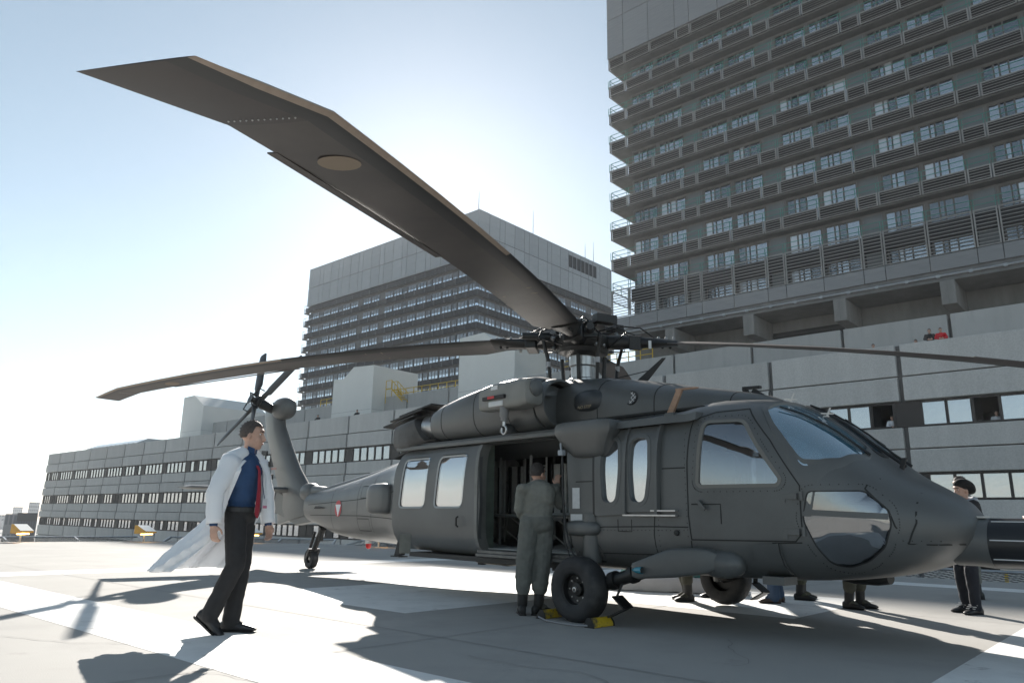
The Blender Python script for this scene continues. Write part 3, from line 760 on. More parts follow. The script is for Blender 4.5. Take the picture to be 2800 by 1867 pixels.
for pl in (WSR,[(x,-y) for x,y in WSR],WSC): cut.prism(pl, lambda x,y:(x,y,1.37), lambda x,y:(x,y,2.6))
boolean(fus, cut)
fus.data.polygons.foreach_set('use_smooth',[True]*len(fus.data.polygons)); fus.data.set_sharp_from_angle(angle=R(32))
def tri(poly, grid):
    xs = [p[0] for p in poly]; ys = [p[1] for p in poly]
    n = len(poly); vs = [Vector(p) for p in poly]
    edges = [(i,(i+1)%n) for i in range(n)]
    def ins(px,py):
        c = False
        for i in range(n):
            x0,y0 = poly[i-1]; x1,y1 = poly[i]
            if (y0>py)!=(y1>py) and px < (x1-x0)*(py-y0)/(y1-y0)+x0: c = not c
        return c
    def near(px,py):
        return min((px-a)**2+(py-b)**2 for a,b in poly) < (grid*.4)**2
    gx = min(xs)+grid*.5
    while gx < max(xs):
        gy = min(ys)+grid*.5
        while gy < max(ys):
            if ins(gx,gy) and not near(gx,gy): vs.append(Vector((gx,gy)))
            gy += grid
        gx += grid
    r = delaunay_2d_cdt(vs, edges, [list(range(n))], 1, 1e-6)
    return [tuple(v) for v in r[0]], [tuple(f) for f in r[2]]
def dens(poly, L=.08):
    out = []
    for i in range(len(poly)):
        a,b = Vector(poly[i]),Vector(poly[(i+1)%len(poly)]); k = max(1,int((b-a).length/L))
        out += [tuple(a+(b-a)*t/k) for t in range(k)]
    return out
def patch(poly, off, thick, side=-1, grid=.12, top=False):
    """solid sheet that follows the hull; off = outer offset, thick inwards"""
    P = dens(poly); V,Fc = tri(P, grid); b = MB(); n = len(V)
    def pt(a,c,o):
        if top: return (a,c,zsurf(a,c)+o)
        return (a, side*(ysurf(a,c)+o), c)
    vs = [pt(a,c,off) for a,c in V]+[pt(a,c,off-thick) for a,c in V]
    fs = list(Fc)+[tuple(i+n for i in f[::-1]) for f in Fc]
    cnt = {}
    for f in Fc:
        for i in range(3):
            e = (f[i],f[(i+1)%3]); cnt[tuple(sorted(e))] = cnt.get(tuple(sorted(e)),[])+[e]
    for e in [v[0] for v in cnt.values() if len(v)==1]: fs.append((e[1],e[0],e[0]+n,e[1]+n))
    b.add(vs,fs); return b
def inset(poly, d):
    c = Vector((sum(p[0] for p in poly)/len(poly), sum(p[1] for p in poly)/len(poly))); out = []
    n = len(poly); area = sum(poly[i-1][0]*poly[i][1]-poly[i][0]*poly[i-1][1] for i in range(n)); sg = 1 if area > 0 else -1
    for i in range(n):
        p0,p1,p2 = Vector(poly[i-1]),Vector(poly[i]),Vector(poly[(i+1)%n]); t = (p2-p0)
        if t.length < 1e-9: out.append(tuple(p1)); continue
        t.normalize(); nn = Vector((-t.y,t.x))*sg; out.append(tuple(p1+nn*d))
    return out
def ringpatch(poly, w_in, w_out, off, thick, side=-1, top=False):
    A = inset(dens(poly,.05),-w_out); B = inset(dens(poly,.05),w_in); n = len(A); b = MB()
    def pt(q,o): return (q[0],q[1],zsurf(*q)+o) if top else (q[0],side*(ysurf(*q)+o),q[1])
    vs = [pt(q,off) for q in A]+[pt(q,off) for q in B]+[pt(q,off-thick) for q in A]+[pt(q,off-thick) for q in B]
    fs = []
    for i in range(n):
        j = (i+1)%n; fs += [(i,j,j+n,i+n),(i+n,j+n,j+3*n,i+3*n),(j,i,i+2*n,j+2*n)]
    b.add(vs,fs); return b
def seam(pts, w=.012, off=.002, side=-1):
    """thin joint line along (x,z) points"""
    b = MB(); P = []
    for i in range(len(pts)-1):
        a,c = Vector(pts[i]),Vector(pts[i+1]); k = max(1,int((c-a).length/.08)); P += [a+(c-a)*t/k for t in range(k)]
    P.append(Vector(pts[-1])); vs = []; fs = []
    for i,q in enumerate(P):
        t = (P[min(i+1,len(P)-1)]-P[max(i-1,0)]).normalized(); n = Vector((-t.y,t.x))*w/2
        for e in (q+n,q-n): vs.append((e.x, side*(ysurf(e.x,e.y)+off), e.y))
        if i: fs.append((2*i-2,2*i-1,2*i+1,2*i))
    b.add(vs,fs); return b
# ---- glazing
for sd in (-1,1):
    w_ = patch(CKW,-.012,.01,sd).build('cockpit_side_window', g_heli, heli, 60, True); ringpatch(CKW,.012,.02,.006,.02,sd).build('window_seal', mat('pale_seal',(.16,.155,.14),.5), w_)
    for pl in (W3,W4):
        w_ = patch(pl,-.010,.01,sd).build('gunner_window', g_door, heli, 60, True)
        ringpatch(pl,.012,.03,.034 if sd<0 else .01,.05,sd).build('window_frame', m_oliv, w_, 50, True)
    w_ = patch(CHIN,-.006,.008,sd).build('chin_window', g_chin, heli, 60, True); ringpatch(CHIN,.006,.004,.002,.012,sd).build('window_seal', m_dark, w_)
for pl in PW: patch(pl,-.010,.01,1).build('port_light_window', g_heli, heli, 60, True)
for i,pl in enumerate((WSR,[(x,-y) for x,y in WSR][::-1],WSC)):
    w_ = patch(pl,-.012,.01,grid=.09,top=True).build('windscreen', g_wind, heli, 60, True)
    ringpatch(pl,.012,.035,.012,.03,top=True).build('windscreen_frame', m_dark if i else m_oliv, w_, 50, True)
# chin window mullion
seam([(2.36,1.13),(2.95,1.10)],.05,.006).build('chin_mullion', m_oliv, heli)
# nose kit seen through the chin window
nk = MB(); nk.box(2.45,2.75,-.55,.55,.72,.95); nk.box(2.40,2.60,-.5,.5,.95,1.2); nk.build('pedal_box', m_in, heli)
# ---- cockpit interior
MB().box(2.20,2.42,-.62,.62,1.12,1.42).prism([(2.10,1.40),(2.45,1.46),(2.30,1.56),(2.08,1.55)],lambda x,z:(x,-.55,z),lambda x,z:(x,.55,z)).build('instrument_panel', m_dark, heli)
for sd in (-1,1):
    q = MB(); q.box(1.25,1.72,sd*.52-.24,sd*.52+.24,.95,1.06); q.box(1.15,1.27,sd*.52-.24,sd*.52+.24,1.0,1.75); q.box(1.17,1.25,sd*.52-.13,sd*.52+.13,1.75,1.93)
    q.build('pilot_seat', m_seat, heli, bevel=.03)
MB().tube([(1.95,-.5,.75),(1.85,-.5,1.05),(1.87,-.5,1.18)],.02,8).build('control_stick', m_black, heli)
# ---- sliding door, slid back
DR = [(-3.74,.60),(-1.86,.58),(-1.80,1.2),(-1.85,1.965),(-3.70,1.98),(-3.82,1.7),(-3.84,1.0)]
W1p = rnd([(-3.58,1.86),(-2.955,1.86),(-3.03,1.165),(-3.68,1.165)],.09); W2p = rnd([(-2.72,1.86),(-2.10,1.86),(-2.17,1.165),(-2.81,1.165)],.09)
def dsurf_patch(poly, off, thick, grid=.14):
    P = dens(poly); V,Fc = tri(P,grid); b = MB(); n = len(V)
    def ys(x,z): return max(ysurf(max(x,-3.15),z),0)
    vs = [(a,-(ys(a,c)+off),c) for a,c in V]+[(a,-(ys(a,c)+off-thick),c) for a,c in V]
    fs = list(Fc)+[tuple(i+n for i in f[::-1]) for f in Fc]; cnt = {}
    for f in Fc:
        for i in range(3):
            e = (f[i],f[(i+1)%3]); cnt.setdefault(tuple(sorted(e)),[]).append(e)
    for e in [v[0] for v in cnt.values() if len(v)==1]: fs.append((e[1],e[0],e[0]+n,e[1]+n))
    b.add(vs,fs); return b
door = dsurf_patch(rnd(DR,.1),.075,.05).build('cabin_door', m_oliv, heli, None, True)
cut = MB(); side_prism(cut,W1p,-1.6,-.8); side_prism(cut,W2p,-1.6,-.8); boolean(door,cut)
door.data.polygons.foreach_set('use_smooth',[True]*len(door.data.polygons)); door.data.set_sharp_from_angle(angle=R(30))
for pl in (W1p,W2p):
    dsurf_patch(pl,.055,.01).build('door_window', g_door, door, 60, True)
    A = dens(pl,.05); I = inset(A,.025); b = MB(); n = len(A)
    f_ = lambda q,o:(q[0],-(ysurf(max(q[0],-3.15),q[1])+o),q[1])
    b.add([f_(q,.082) for q in A]+[f_(q,.072) for q in I],[(i,(i+1)%n,(i+1)%n+n,i+n) for i in range(n)]); b.build('window_seal', mat('pale_seal2',(.34,.35,.35),.45), door)
MB().tube([(-2.20,-1.30,1.06),(-2.20,-1.33,1.04),(-2.20,-1.33,.95),(-2.20,-1.30,.93)],.013,8).build('door_handle', m_black, door)
seamp = [(-1.875,.62+i*.1) for i in range(14)]
b = MB(); 
rings = [[(x,-(ysurf(x,z)+o),z) for x,o in ((-1.90,.09),(-1.84,.09),(-1.84,-.06),(-1.90,-.06))] for z in [.60+i*.098 for i in range(15)]]
b.loft(rings); b.build('door_edge', mat('door_edge_paint',(.17,.17,.16),.5,var=.2,scale=8), door)
# door tracks, sill and threshold
b = MB(); b.box(-3.85,-.36,-1.22,-1.02,1.985,2.045); b.box(-3.85,-.3,-1.16,-1.0,2.045,2.075); b.build('door_track', m_oliv, heli, bevel=.012)
b = MB(); b.box(-1.92,-.22,-1.225,-.9,.575,.615); b.box(-1.92,-.22,-1.20,-.9,.615,.655); b.build('door_sill', mat('worn_sill',(.16,.16,.155),.45,metal=.4,var=.4,scale=9), heli, bevel=.006)
MB().box(-3.5,-.3,-1.15,-.75,.505,.565).build('lower_track', m_dark, heli)
# green inner edge of the opening
b = MB(); b.box(-1.93,-1.86,-1.14,-.98,.66,1.97); b.build('door_jamb', mat('primer_green',(.10,.125,.10),.8,var=.3,scale=6), heli)
# ---- cabin interior
b = MB(); b.box(-3.6,1.0,-1.08,1.08,.655,.675); b.build('cabin_floor', m_in, heli)
MB().box(-3.62,-3.58,-1.05,1.05,.68,2.05).build('rear_bulkhead', m_in, heli)
for y in (-.95,-.45,.05,.55):
    for z in (.75,1.2,1.62): MB().box(-3.58,-3.545,y,y+.44,z,z+.38).build('quilted_panel', m_seat, heli, bevel=.015)
q = MB()
for x in (-3.4,-2.7,-2.05,-1.3,-.5):
    for y in (.95,-.15): q.tube([(x,y,.68),(x,y,2.05)],.02,6)
q.build('seat_frames', mat('tube_grey',(.45,.46,.45),.5), heli)
for x in (-3.45,-3.0,-2.55,-2.1,-1.65,-.82):
    q = MB(); q.box(x,x+.40,-.12,.26,1.05,1.10); q.box(x+.05,x+.35,.24,.30,1.12,1.80); q.box(x+.08,x+.12,.19,.23,1.1,1.80,1); q.box(x+.28,x+.32,.19,.23,1.1,1.80,1)
    q.bar((x+.02,-.08,1.05),(x+.38,.18,.70),.02,.02); q.bar((x+.38,-.08,1.05),(x+.02,.18,.70),.02,.02); q.bar((x+.0,.2,.7),(x,.2,2.0),.025,.025); q.build('troop_seat', [m_seat,m_dark], heli, bevel=.01)
q = MB()
for z in (1.10,): q.tube([(-1.85,-.55,z),(-.35,-.55,z)],.018,8); q.tube([(-1.85,-.15,z),(-.35,-.15,z)],.018,8)
q.box(-3.3,-.35,-.52,-.18,1.07,1.09)
for x in (-1.6,-.6): q.tube([(x-.2,-.5,.69),(x+.2,-.5,1.09)],.014,6); q.tube([(x+.2,-.5,.69),(x-.2,-.5,1.09)],.014,6)
q.build('folding_litter', mat('litter_cloth',(.20,.21,.20),.8), heli)
MB().box(-.62,-.40,-.30,.0,1.40,1.98).box(-.60,-.42,-.33,-.30,1.5,1.62).box(-.60,-.42,-.33,-.30,1.7,1.9).build('equipment_rack', mat('rack_grey',(.35,.36,.35),.5,var=.2,scale=9), heli, bevel=.01)
# white folding chair in the doorway
q = MB(); q.box(-1.32,-.98,-.95,-.62,1.02,1.06); q.tube([(-1.30,-.93,1.02),(-1.18,-.93,.69)],.013,6); q.tube([(-1.02,-.93,1.02),(-1.14,-.93,.69)],.013,6); q.tube([(-1.30,-.66,1.02),(-1.18,-.66,.69)],.013,6); q.tube([(-1.25,-.93,.84),(-1.06,-.93,.84)],.010,6)
q.build('crew_seat', mat('seat_white',(.45,.46,.46),.5), heli, bevel=.008)
# ---- panel seams, rivets, hinges on the starboard side
CKD = [(1.285,.87),(1.265,1.1),(1.27,1.6),(1.30,2.02)]
for nm,pts in (('a',CKD+[(1.50,2.09),(1.80,2.11),(2.06,1.78),(2.315,1.36),(2.31,.95),(2.25,.88),(1.285,.87)]),('b',[(.88,.60),(.86,.9),(.88,1.13)]),('c',[(-.25,.90),(.2,.97),(.88,.985),(1.26,.985)]),
    ('d',[(2.79,1.33),(2.86,1.25),(2.95,1.15),(2.985,1.02),(3.05,.88),(3.2,.875),(3.36,.88)]),('e',[(2.79,1.33),(2.80,1.36),(2.86,1.42)]),('g',[(.40,1.05),(.40,.93),(.58,.93),(.58,1.05)]),('h',[(-8.5,1.25),(-6,1.33),(-4.0,1.45)]),('i',[(-8.4,1.05),(-6,1.05),(-4,1.0)]),('j',[(-7.3,.75),(-7.35,1.6)]),('k',[(-6.1,.65),(-6.15,1.75)]),('l',[(-5.5,.7),(-5.5,1.85)]),('n',[(-6.0,1.35),(-5.75,1.35),(-5.75,1.55),(-6.0,1.55),(-6.0,1.35)]),('q',[(-3.70,.90),(-1.85,.90)]),('r',[(1.30,1.20),(1.6,1.20),(1.6,1.02)]),('s',[(2.05,.86),(2.3,.87)]),('t',[(.15,.70),(1.2,.72)]),('u',[(1.27,.60),(1.28,.86)]),('v',[(3.05,.88),(3.12,1.05),(3.12,1.3)]),('w',[(-.2,1.45),(.08,1.45)]),('x',[(.95,1.15),(.95,1.98)]),('y',[(.98,1.55),(1.25,1.55)]),('o',[(-6.1,.80),(-5.6,.80),(-5.6,1.0),(-6.1,1.0)])):
    seam(pts,.012,.0025).build('panel_seam', m_seam, heli)
rv = MB()
def dots(pts, step, r=.0045):
    for i in range(len(pts)-1):
        a,c = Vector(pts[i]),Vector(pts[i+1]); k = max(1,int((c-a).length/step))
        for t in range(k):
            q = a+(c-a)*t/k; y = -(ysurf(q.x,q.y)+.002); x,z = q
            rv.add([(x-r,y,z-r),(x+r,y,z-r),(x+r,y,z+r),(x-r,y,z+r),(x,y-.004,z)],[(0,1,4),(1,2,4),(2,3,4),(3,0,4)])
for pl in (CKW,CHIN): dots(inset(pl,-.055)+[inset(pl,-.055)[0]],.06)
dots([(-.25,.93),(1.26,.955)],.05); dots([(.92,.6),(.92,1.1)],.05); dots([(1.25,.9),(1.24,1.95)],.06); dots([(-.2,.70),(.8,.70)],.06); dots([(3.02,.905),(3.3,.905)],.05); dots([(-4.5,1.9),(-8.2,1.5)],.09); dots([(-4.5,.7),(-7.2,.78)],.09)
stuff(rv.build('rivets', m_seam, heli))
for z in (1.27,.965):
    q = MB(); x = 2.20; y = -(ysurf(2.25,z)+.012); q.box(2.10,2.30,y-.012,y+.01,z-.028,z+.022); q.box(2.14,2.19,y-.012,y+.01,z-.06,z-.028); q.lathe([(.018,-.04),(.018,.04)],(2.325,-(ysurf(2.32,z)+.012),z),(0,0,1),10); q.build('door_hinge', m_oliv, heli)
q = MB(); q.lathe([(.02,0),(.02,.04),(.016,.045)],(1.40,-(ysurf(1.4,1.22)),1.22),(0,-1,0),10); q.bar((1.40,-1.19,1.22),(1.47,-1.19,1.15),.02,.03); q.build('cockpit_door_handle', m_oliv, heli)
MB().lathe([(.03,0),(.025,.02),(.0,.024)],(1.13,-(ysurf(1.13,.94)),.93),(0,-1,0),12).build('filler_cap', m_dark, heli)
# raised gunner window panels with deep posts, rail below
for x0,x1 in ((.105,.50),(.535,.905)):
    pl = [(x0,1.08 if x0<.3 else 1.12),(x1,1.10 if x0<.3 else 1.13),(x1+.02,1.985),(x0+.03 if x0>.3 else x0+.22,1.99)]+([(x0,1.76)] if x0<.3 else [])
    o = patch(rnd(pl,.03),.03,.03,grid=.16).build('gunner_window_panel', m_oliv, heli, 40, True)
    cut = MB(); side_prism(cut, W3 if x0<.3 else W4, -1.6,-.9); boolean(o,cut)
    for q in o.data.polygons: q.use_smooth = False
for x in (.52,.925):
    b = MB(); b.loft([[(x+dx+(z-1.1)*.03,-(ysurf(x,z)+o_),z) for dx,o_ in ((-.022,0),(-.016,.055),(.016,.055),(.022,0))] for z in [1.10+i*.1 for i in range(10)]]); b.build('window_post', m_oliv, heli, 40)
MB().box(.50,1.16,-1.235,-1.19,1.085,1.10).box(.86,1.16,-1.235,-1.19,1.13,1.145).build('window_rail', m_steel, heli)
b = MB(); b.loft([[(x+.075*c,-(ysurf(.1,z)+.02),z) for c in (-.25,.25)]+[(x+.075*c,-(ysurf(.1,z)-.02),z) for c in (.25,-.25)] for x,z in [(.085,1.08+i*.1) for i in range(8)]]); b.build('gap_strip', m_black, heli)
# drip rail over the windows
b = MB(); b.loft([[(x,-(1.02+.12*k),z0),(x,-(1.04+.12*k),z0+.0),(x,-(1.04+.11*k),z0+.075),(x,-(.9),z0+.085)] for x,z0,k in ((.25,1.985,1.4),(.6,1.995,1.3),(1.0,2.0,1.2),(1.30,2.0,1.0),(1.36,2.02,.6))]); b.build('drip_rail', m_oliv, heli, 40, True)
# mid fairing beside the door (upper stub attachment) and lower blister
def rbox(c, r, n=4.0, m=20, k=12, taper=None):
    """superellipsoid blob"""
    b = MB(); rings = []
    for i in range(1,k):
        ph = -math.pi/2+math.pi*i/k; cp,sp = math.cos(ph),math.sin(ph); ring_ = []
        for j in range(m):
            t = 2*math.pi*j/m; v = Vector((cp*math.cos(t),cp*math.sin(t),sp)); e = (abs(v.x)**n+abs(v.y)**n+abs(v.z)**n)**(-1/n); v *= e
            q = Vector((c[0]+v.x*r[0],c[1]+v.y*r[1],c[2]+v.z*r[2]))
            if taper: q = taper(q)
            ring_.append(q)
        rings.append(ring_)
    b.loft(rings); return b
def tp(q):
    f = min(1,max(0,(q.z-1.70)/.28)); s = .35+.65*f**.8
    cx = -.02+.10*(1-f); return Vector((cx+(q.x-cx)*(.55+.45*f)*(1 if q.x<cx else 1.0+.1*f), -1.15+(q.y+1.15)*s, q.z))
rbox((-.02,-1.17,1.91),(.40,.17,.20),10,36,24,tp).build('stub_fairing', m_oliv, heli, 40, True)
rbox((-.10,-1.17,.95),(.25,.12,.085),3.2,24,14).build('lower_blister', m_oliv, heli, 40, True)
rbox((-.36,-1.14,.86),(.06,.06,.14),3,12,8).build('door_stop', m_oliv, heli, 40, True)
# stencilled placards
def card(x0,x1,z0,z1,m,name='placard',off=.004):
    y = -(ysurf((x0+x1)/2,(z0+z1)/2)+off); return MB().box(x0,x1,y-.002,y,z0,z1).build(name,m,heli)
m_pap = mat('placard_white',(.62,.63,.63),.6,var=.12,scale=30)
card(-.25,-.14,1.16,1.385,m_pap); card(-.28,-.10,1.0,1.10,m_pap); card(-.165,-.10,.925,.975,m_pap); card(-.145,-.12,.93,.97,m_dark,'placard_mark',.008)
# cable hanging from the roof fairing to the wheel
MB().tube([(-.30,-1.30,1.78),(-.29,-1.31,1.7),(-.27,-1.32,1.3),(-.22,-1.34,.95),(-.10,-1.38,.72),(.12,-1.42,.55)],.010,8).build('ground_cable', m_dark, heli, 60)
MB().tube([(-.31,-1.30,1.70),(-.30,-1.30,1.2),(-.28,-1.30,.95),(-.22,-1.34,.80),(-.1,-1.38,.62)],.007,6).build('ground_cable', m_dark, heli, 60)
MB().box(-.34,-.27,-1.335,-1.28,1.74,1.80).tube([(-.31,-1.31,1.80),(-.32,-1.31,1.88)],.012,8).build('cable_plug', mat('plug_grey',(.30,.33,.36),.5), heli, bevel=.006)
# ---- transmission fairing, engines
def loft_se(rows, n=40, nexp=3.0):
    b = MB(); rr = []
    for (x,yc,w,z0,z1,*e) in rows:
        ex = e[0] if e else nexp; zc,h = (z0+z1)/2,(z1-z0)/2; L = []
        for k in range(n):
            t = 2*math.pi*k/n; c,s = math.cos(t),math.sin(t); r = (abs(c)**ex+abs(s)**ex)**(-1/ex); L.append((x,yc+w*c*r,zc+h*s*r))
        rr.append(L)
    b.loft(rr); return b
def se_band(rows, xs, w=.010, k=1.004):
    rows = sorted(rows)
    for x in xs:
        o_ = []
        for xx in (x-w/2,x+w/2):
            v = [float(np.interp(xx,[r[0] for r in rows],[(list(r)+[3.2])[i] for r in rows])) for i in range(1,6)]
            zc,h = (v[2]+v[3])/2,(v[3]-v[2])/2; o_.append((xx,v[0],v[1]+.003,zc-h-.003,zc+h+.003,v[4]))
        loft_se(o_,48).build('cowling_seam', m_seam, heli)
FAIR = [(1.79,0,.10,2.10,2.22),(1.74,0,.26,1.9,2.27),(1.55,0,.40,1.9,2.36),(1.25,0,.53,1.9,2.43),(.73,0,.68,1.9,2.54),(.2,0,.77,1.9,2.66),(-.4,0,.80,1.9,2.77),(-1.0,0,.80,1.9,2.83),(-1.6,0,.74,1.9,2.83),(-2.3,0,.66,1.9,2.74),(-3.0,0,.60,1.9,2.60)]
se_band([r+(3.2,) for r in FAIR],[1.36,.55,-.22])
for sd in (-1,1): se_band([(-.90,sd*.86,.34,2.11,2.74,2.4),(-1.0,sd*.88,.38,2.085,2.78,2.5),(-1.35,sd*.89,.40,2.075,2.80,2.6),(-1.8,sd*.89,.40,2.07,2.78,2.6),(-2.4,sd*.88,.38,2.07,2.70,2.6),(-2.85,sd*.88,.35,2.08,2.62,2.5),(-3.03,sd*.88,.32,2.10,2.57,2.4)],[-1.28,-1.95,-2.72])
m_soot = mat('sooty_paint',(.10,.10,.098),.65,var=.4,scale=2.5,col2=(.045,.043,.042),detail=9)
loft_se([(1.79,0,.10,2.10,2.22),(1.74,0,.26,1.9,2.27),(1.55,0,.40,1.9,2.36),(1.25,0,.53,1.9,2.43),(.73,0,.68,1.9,2.54),(.2,0,.77,1.9,2.66),(-.4,0,.80,1.9,2.77),(-1.0,0,.80,1.9,2.83),(-1.6,0,.74,1.9,2.83),(-2.3,0,.66,1.9,2.74),(-3.0,0,.60,1.9,2.60),(-3.6,0,.55,1.9,2.42),(-4.4,0,.45,1.8,2.16),(-5.0,0,.3,1.7,1.98)],48,3.2).build('transmission_fairing', m_oliv, heli, 40, True)
for sd in (-1,1):
    loft_se([(-.90,sd*.86,.34,2.11,2.74,2.4),(-1.0,sd*.88,.38,2.085,2.78,2.5),(-1.35,sd*.89,.40,2.075,2.80,2.6),(-1.8,sd*.89,.40,2.07,2.78,2.6),(-2.4,sd*.88,.38,2.07,2.70,2.6),(-2.85,sd*.88,.35,2.08,2.62,2.5),(-3.03,sd*.88,.32,2.10,2.57,2.4)],40).build('engine_nacelle', m_oliv, heli, 40, True)
    b = MB(); C_ = (-.90,sd*.86,2.425)
    L = []
    for (x,f) in ((-.88,1.0),(-.80,1.0),(-.74,.95),(-.74,.87),(-.82,.80),(-1.05,.70)):
        L.append([(x,C_[1]+.34*f*math.cos(t),C_[2]+.315*f*math.sin(t)) for t in [2*math.pi*k/32 for k in range(32)]])
    b.loft(L[:5],False); 
    it = b.build('engine_intake', m_oliv, heli, 40)
    b = MB(); b.loft(L[4:],False); b.add(L[5],[tuple(range(32))]); b.build('intake_duct', m_black, it)
    rbox((-.38,sd*.66,2.42),(.26,.20,.15),2.6,24,14).build('intake_bullet', mat('bullet_paint',(.05,.055,.06),.45,var=.3,scale=6), heli, 40, True)
    # infra-red suppressor
    o = loft_se([(-3.05,sd*.90,.30,2.08,2.56,2.6),(-3.25,sd*.93,.30,2.03,2.52,3),(-3.5,sd*.97,.30,1.98,2.46,3.4),(-3.75,sd*.98,.28,1.97,2.42,3.6),(-3.95,sd*.97,.25,2.0,2.40,3.6),(-4.03,sd*.97,.20,2.05,2.36,3.2)],40).build('exhaust_suppressor', m_soot, heli, 40, True)
    cut = MB(); y0,y1 = sorted((sd*1.05,sd*1.6)); side_prism(cut, [(-3.42,2.42),(-3.08,2.58),(-3.02,2.12),(-3.20,2.10)], y0,y1)
    boolean(o,cut)
    for q in o.data.polygons: q.use_smooth = False
    MB().lathe([(.16,0),(.19,.35)],(-3.0,sd*.92,2.32),(-1,sd*.15,0),20).build('exhaust_core', m_steel, o, 40)
    for k,(xa_,za_) in enumerate(((-4.38,2.405),(-4.22,2.48),(-4.0,2.54))):
        MB().obox((xa_+.42,sd*.92,za_+.05),(.42,0,.055),(0,.22-.02*k,0),(-.002,0,.012)).build('exhaust_vane', m_dark, o)
    MB().prism([(-4.2,1.90),(-3.9,2.02),(-3.85,1.97)],lambda x,z:(x,sd*.98-.08,z),lambda x,z:(x,sd*.98+.08,z)).build('exhaust_drain', m_dark, o)
# nacelle seams + access step lettering
def text_on(name, body, size, loc, rot, m, par):
    me = curve_z(body,size); me.materials.append(m); o = link(name,me,par,loc); o.rotation_euler = rot; return o
text_on('lettering','NO STEP',.055,(-.36,-.865,2.34),(R(78),0,0),mat('stencil_tan',(.34,.28,.18),.7),heli)
# cooling grille (round) in the fairing
b = MB(); gx,gz = .26,2.395; gy = -.745
b.lathe([(.085,-.02),(.085,.006),(.07,.006),(.07,-.02)],(gx,gy,gz),(0,-1,.25),24,False); gr = b.build('cooling_inlet', m_dark, heli, 40)
MB().lathe([(.075,-.03),(.0,-.03)],(gx,gy,gz),(0,-1,.25),24,False).build('inlet_hole', mat('inlet_brown',(.10,.06,.045),.8), gr)
b = MB(); ax = Vector((0,-1,.25)).normalized(); ux = Vector((1,0,0)); uz = ax.cross(ux)
for k in (-1,0,1):
    for dv in ((ux+uz).normalized(),(ux-uz).normalized()):
        pv = ax.cross(dv); c0 = Vector((gx,gy,gz))+ax*.004+pv*k*.038; hl = math.sqrt(max(.07**2-(k*.038)**2,0)); b.bar(c0-dv*hl,c0+dv*hl,.006,.006)
b.build('inlet_grille', mat('grille_wire',(.6,.6,.6),.4), gr)
# roof seam between fairing and cabin
b = MB(); b.box(-.6,1.3,-.86,-.80,2.165,2.19); b.build('fairing_seam', m_seam, heli)
# ---- rescue hoist
hz = loft_se([(-1.475,-1.46,.08,2.37,2.56,4),(-1.455,-1.46,.13,2.325,2.60,5),(-1.2,-1.46,.15,2.315,2.635,5.5),(-.72,-1.46,.15,2.315,2.645,5.5),(-.60,-1.46,.14,2.34,2.635,5),(-.57,-1.46,.10,2.38,2.60,4)],40).build('rescue_hoist', mat('hoist_lit_paint',(.21,.21,.195),.5,var=.12,scale=5), heli, 40, True)  # paint lightened to stand in for the hoist's lit edges
MB().lathe([(.10,0),(.10,.05),(.085,.06)],(-.60,-1.46,2.53),(1,0,0),20).build('motor_cap', m_oliv, hz, 40)
MB().box(-1.33,-.93,-1.645,-1.60,2.43,2.475).build('hoist_bracket', m_dark, hz, bevel=.006)
MB().box(-1.22,-1.10,-1.652,-1.645,2.44,2.47).build('red_label', mat('label_red',(.5,.04,.04),.5), hz)
MB().box(-1.20,-1.08,-1.615,-1.605,2.55,2.60).build('white_label', m_pap, hz).rotation_euler = (0,0,0)
MB().box(-1.24,-.98,-1.62,-1.50,2.345,2.415).build('cable_guide', mat('guide_grey',(.5,.5,.5),.4,metal=.5), hz, bevel=.01)
MB().lathe([(.03,0),(.05,-.03),(.055,-.06),(.055,-.14),(.042,-.16),(.042,-.20),(.02,-.205)],(-1.02,-1.55,2.37),(0,0,1),16).build('bumper', mat('hoist_grey',(.18,.18,.18),.5), hz, 40)
b = MB(); b.tube([(-1.02,-1.55,2.17),(-1.02,-1.55,2.11)],.02,10); b.tube([(-1.02+.042*math.cos(t),-1.55,2.065+.05*math.sin(t)) for t in [R(90-i*30) for i in range(11)]],.014,8); b.build('hook', m_steel, hz, 50)
for x_ in (-1.3,-.85): MB().bar((x_,-1.38,2.50),(x_,-.9,2.55),.08,.06).build('hoist_arm', m_oliv, hz)
MB().lathe([(.02,.10),(.07,.08),(.10,.03),(.105,0),(.09,-.005)],(-1.24,-1.30,2.08),(.2,-.3,.95),20).build('search_light', m_dark, heli, 40)
MB().lathe([(.095,0),(.0,-.012)],(-1.24,-1.30,2.079),(.2,-.3,.95),20,False).build('search_light_lens', mat('lamp_glass',(.35,.36,.36),.15), heli, 40)
# ---- roof antennas, wire cutters, probes
MB().prism([(-.30,2.72),(-.12,2.70),(.20,2.98),(.16,2.985)],lambda x,z:(x,-.012,z),lambda x,z:(x,.012,z)).build('blade_antenna', m_dark, heli)
MB().tube([(-.75,0,2.82),(-.02,0,2.86)],.006,6).build('antenna_stay', m_dark, heli)
b = MB(); b.bar((1.24,0,2.475),(1.45,0,2.465),.05,.03); b.bar((1.26,0,2.47),(1.28,0,2.40),.05,.05); b.bar((1.36,0,2.44),(1.64,0,2.24),.045,.05); b.build('wire_cutter', m_dark, heli)
b = MB(); b.prism([(.88,2.14),(.96,2.14),(1.085,2.375),(1.02,2.385)],lambda x,z:(x,-.93,z),lambda x,z:(x,-.90,z)); b.build('probe_mast', m_brownp, heli)
MB().tube([(1.00,-.915,2.38),(1.24,-.915,2.372),(1.28,-.915,2.37)],[.014,.012,.006],8).build('pitot_tube', m_brownp, heli)
MB().box(.86,.98,-.95,-.86,2.09,2.145).build('probe_base', m_oliv, heli, bevel=.01)
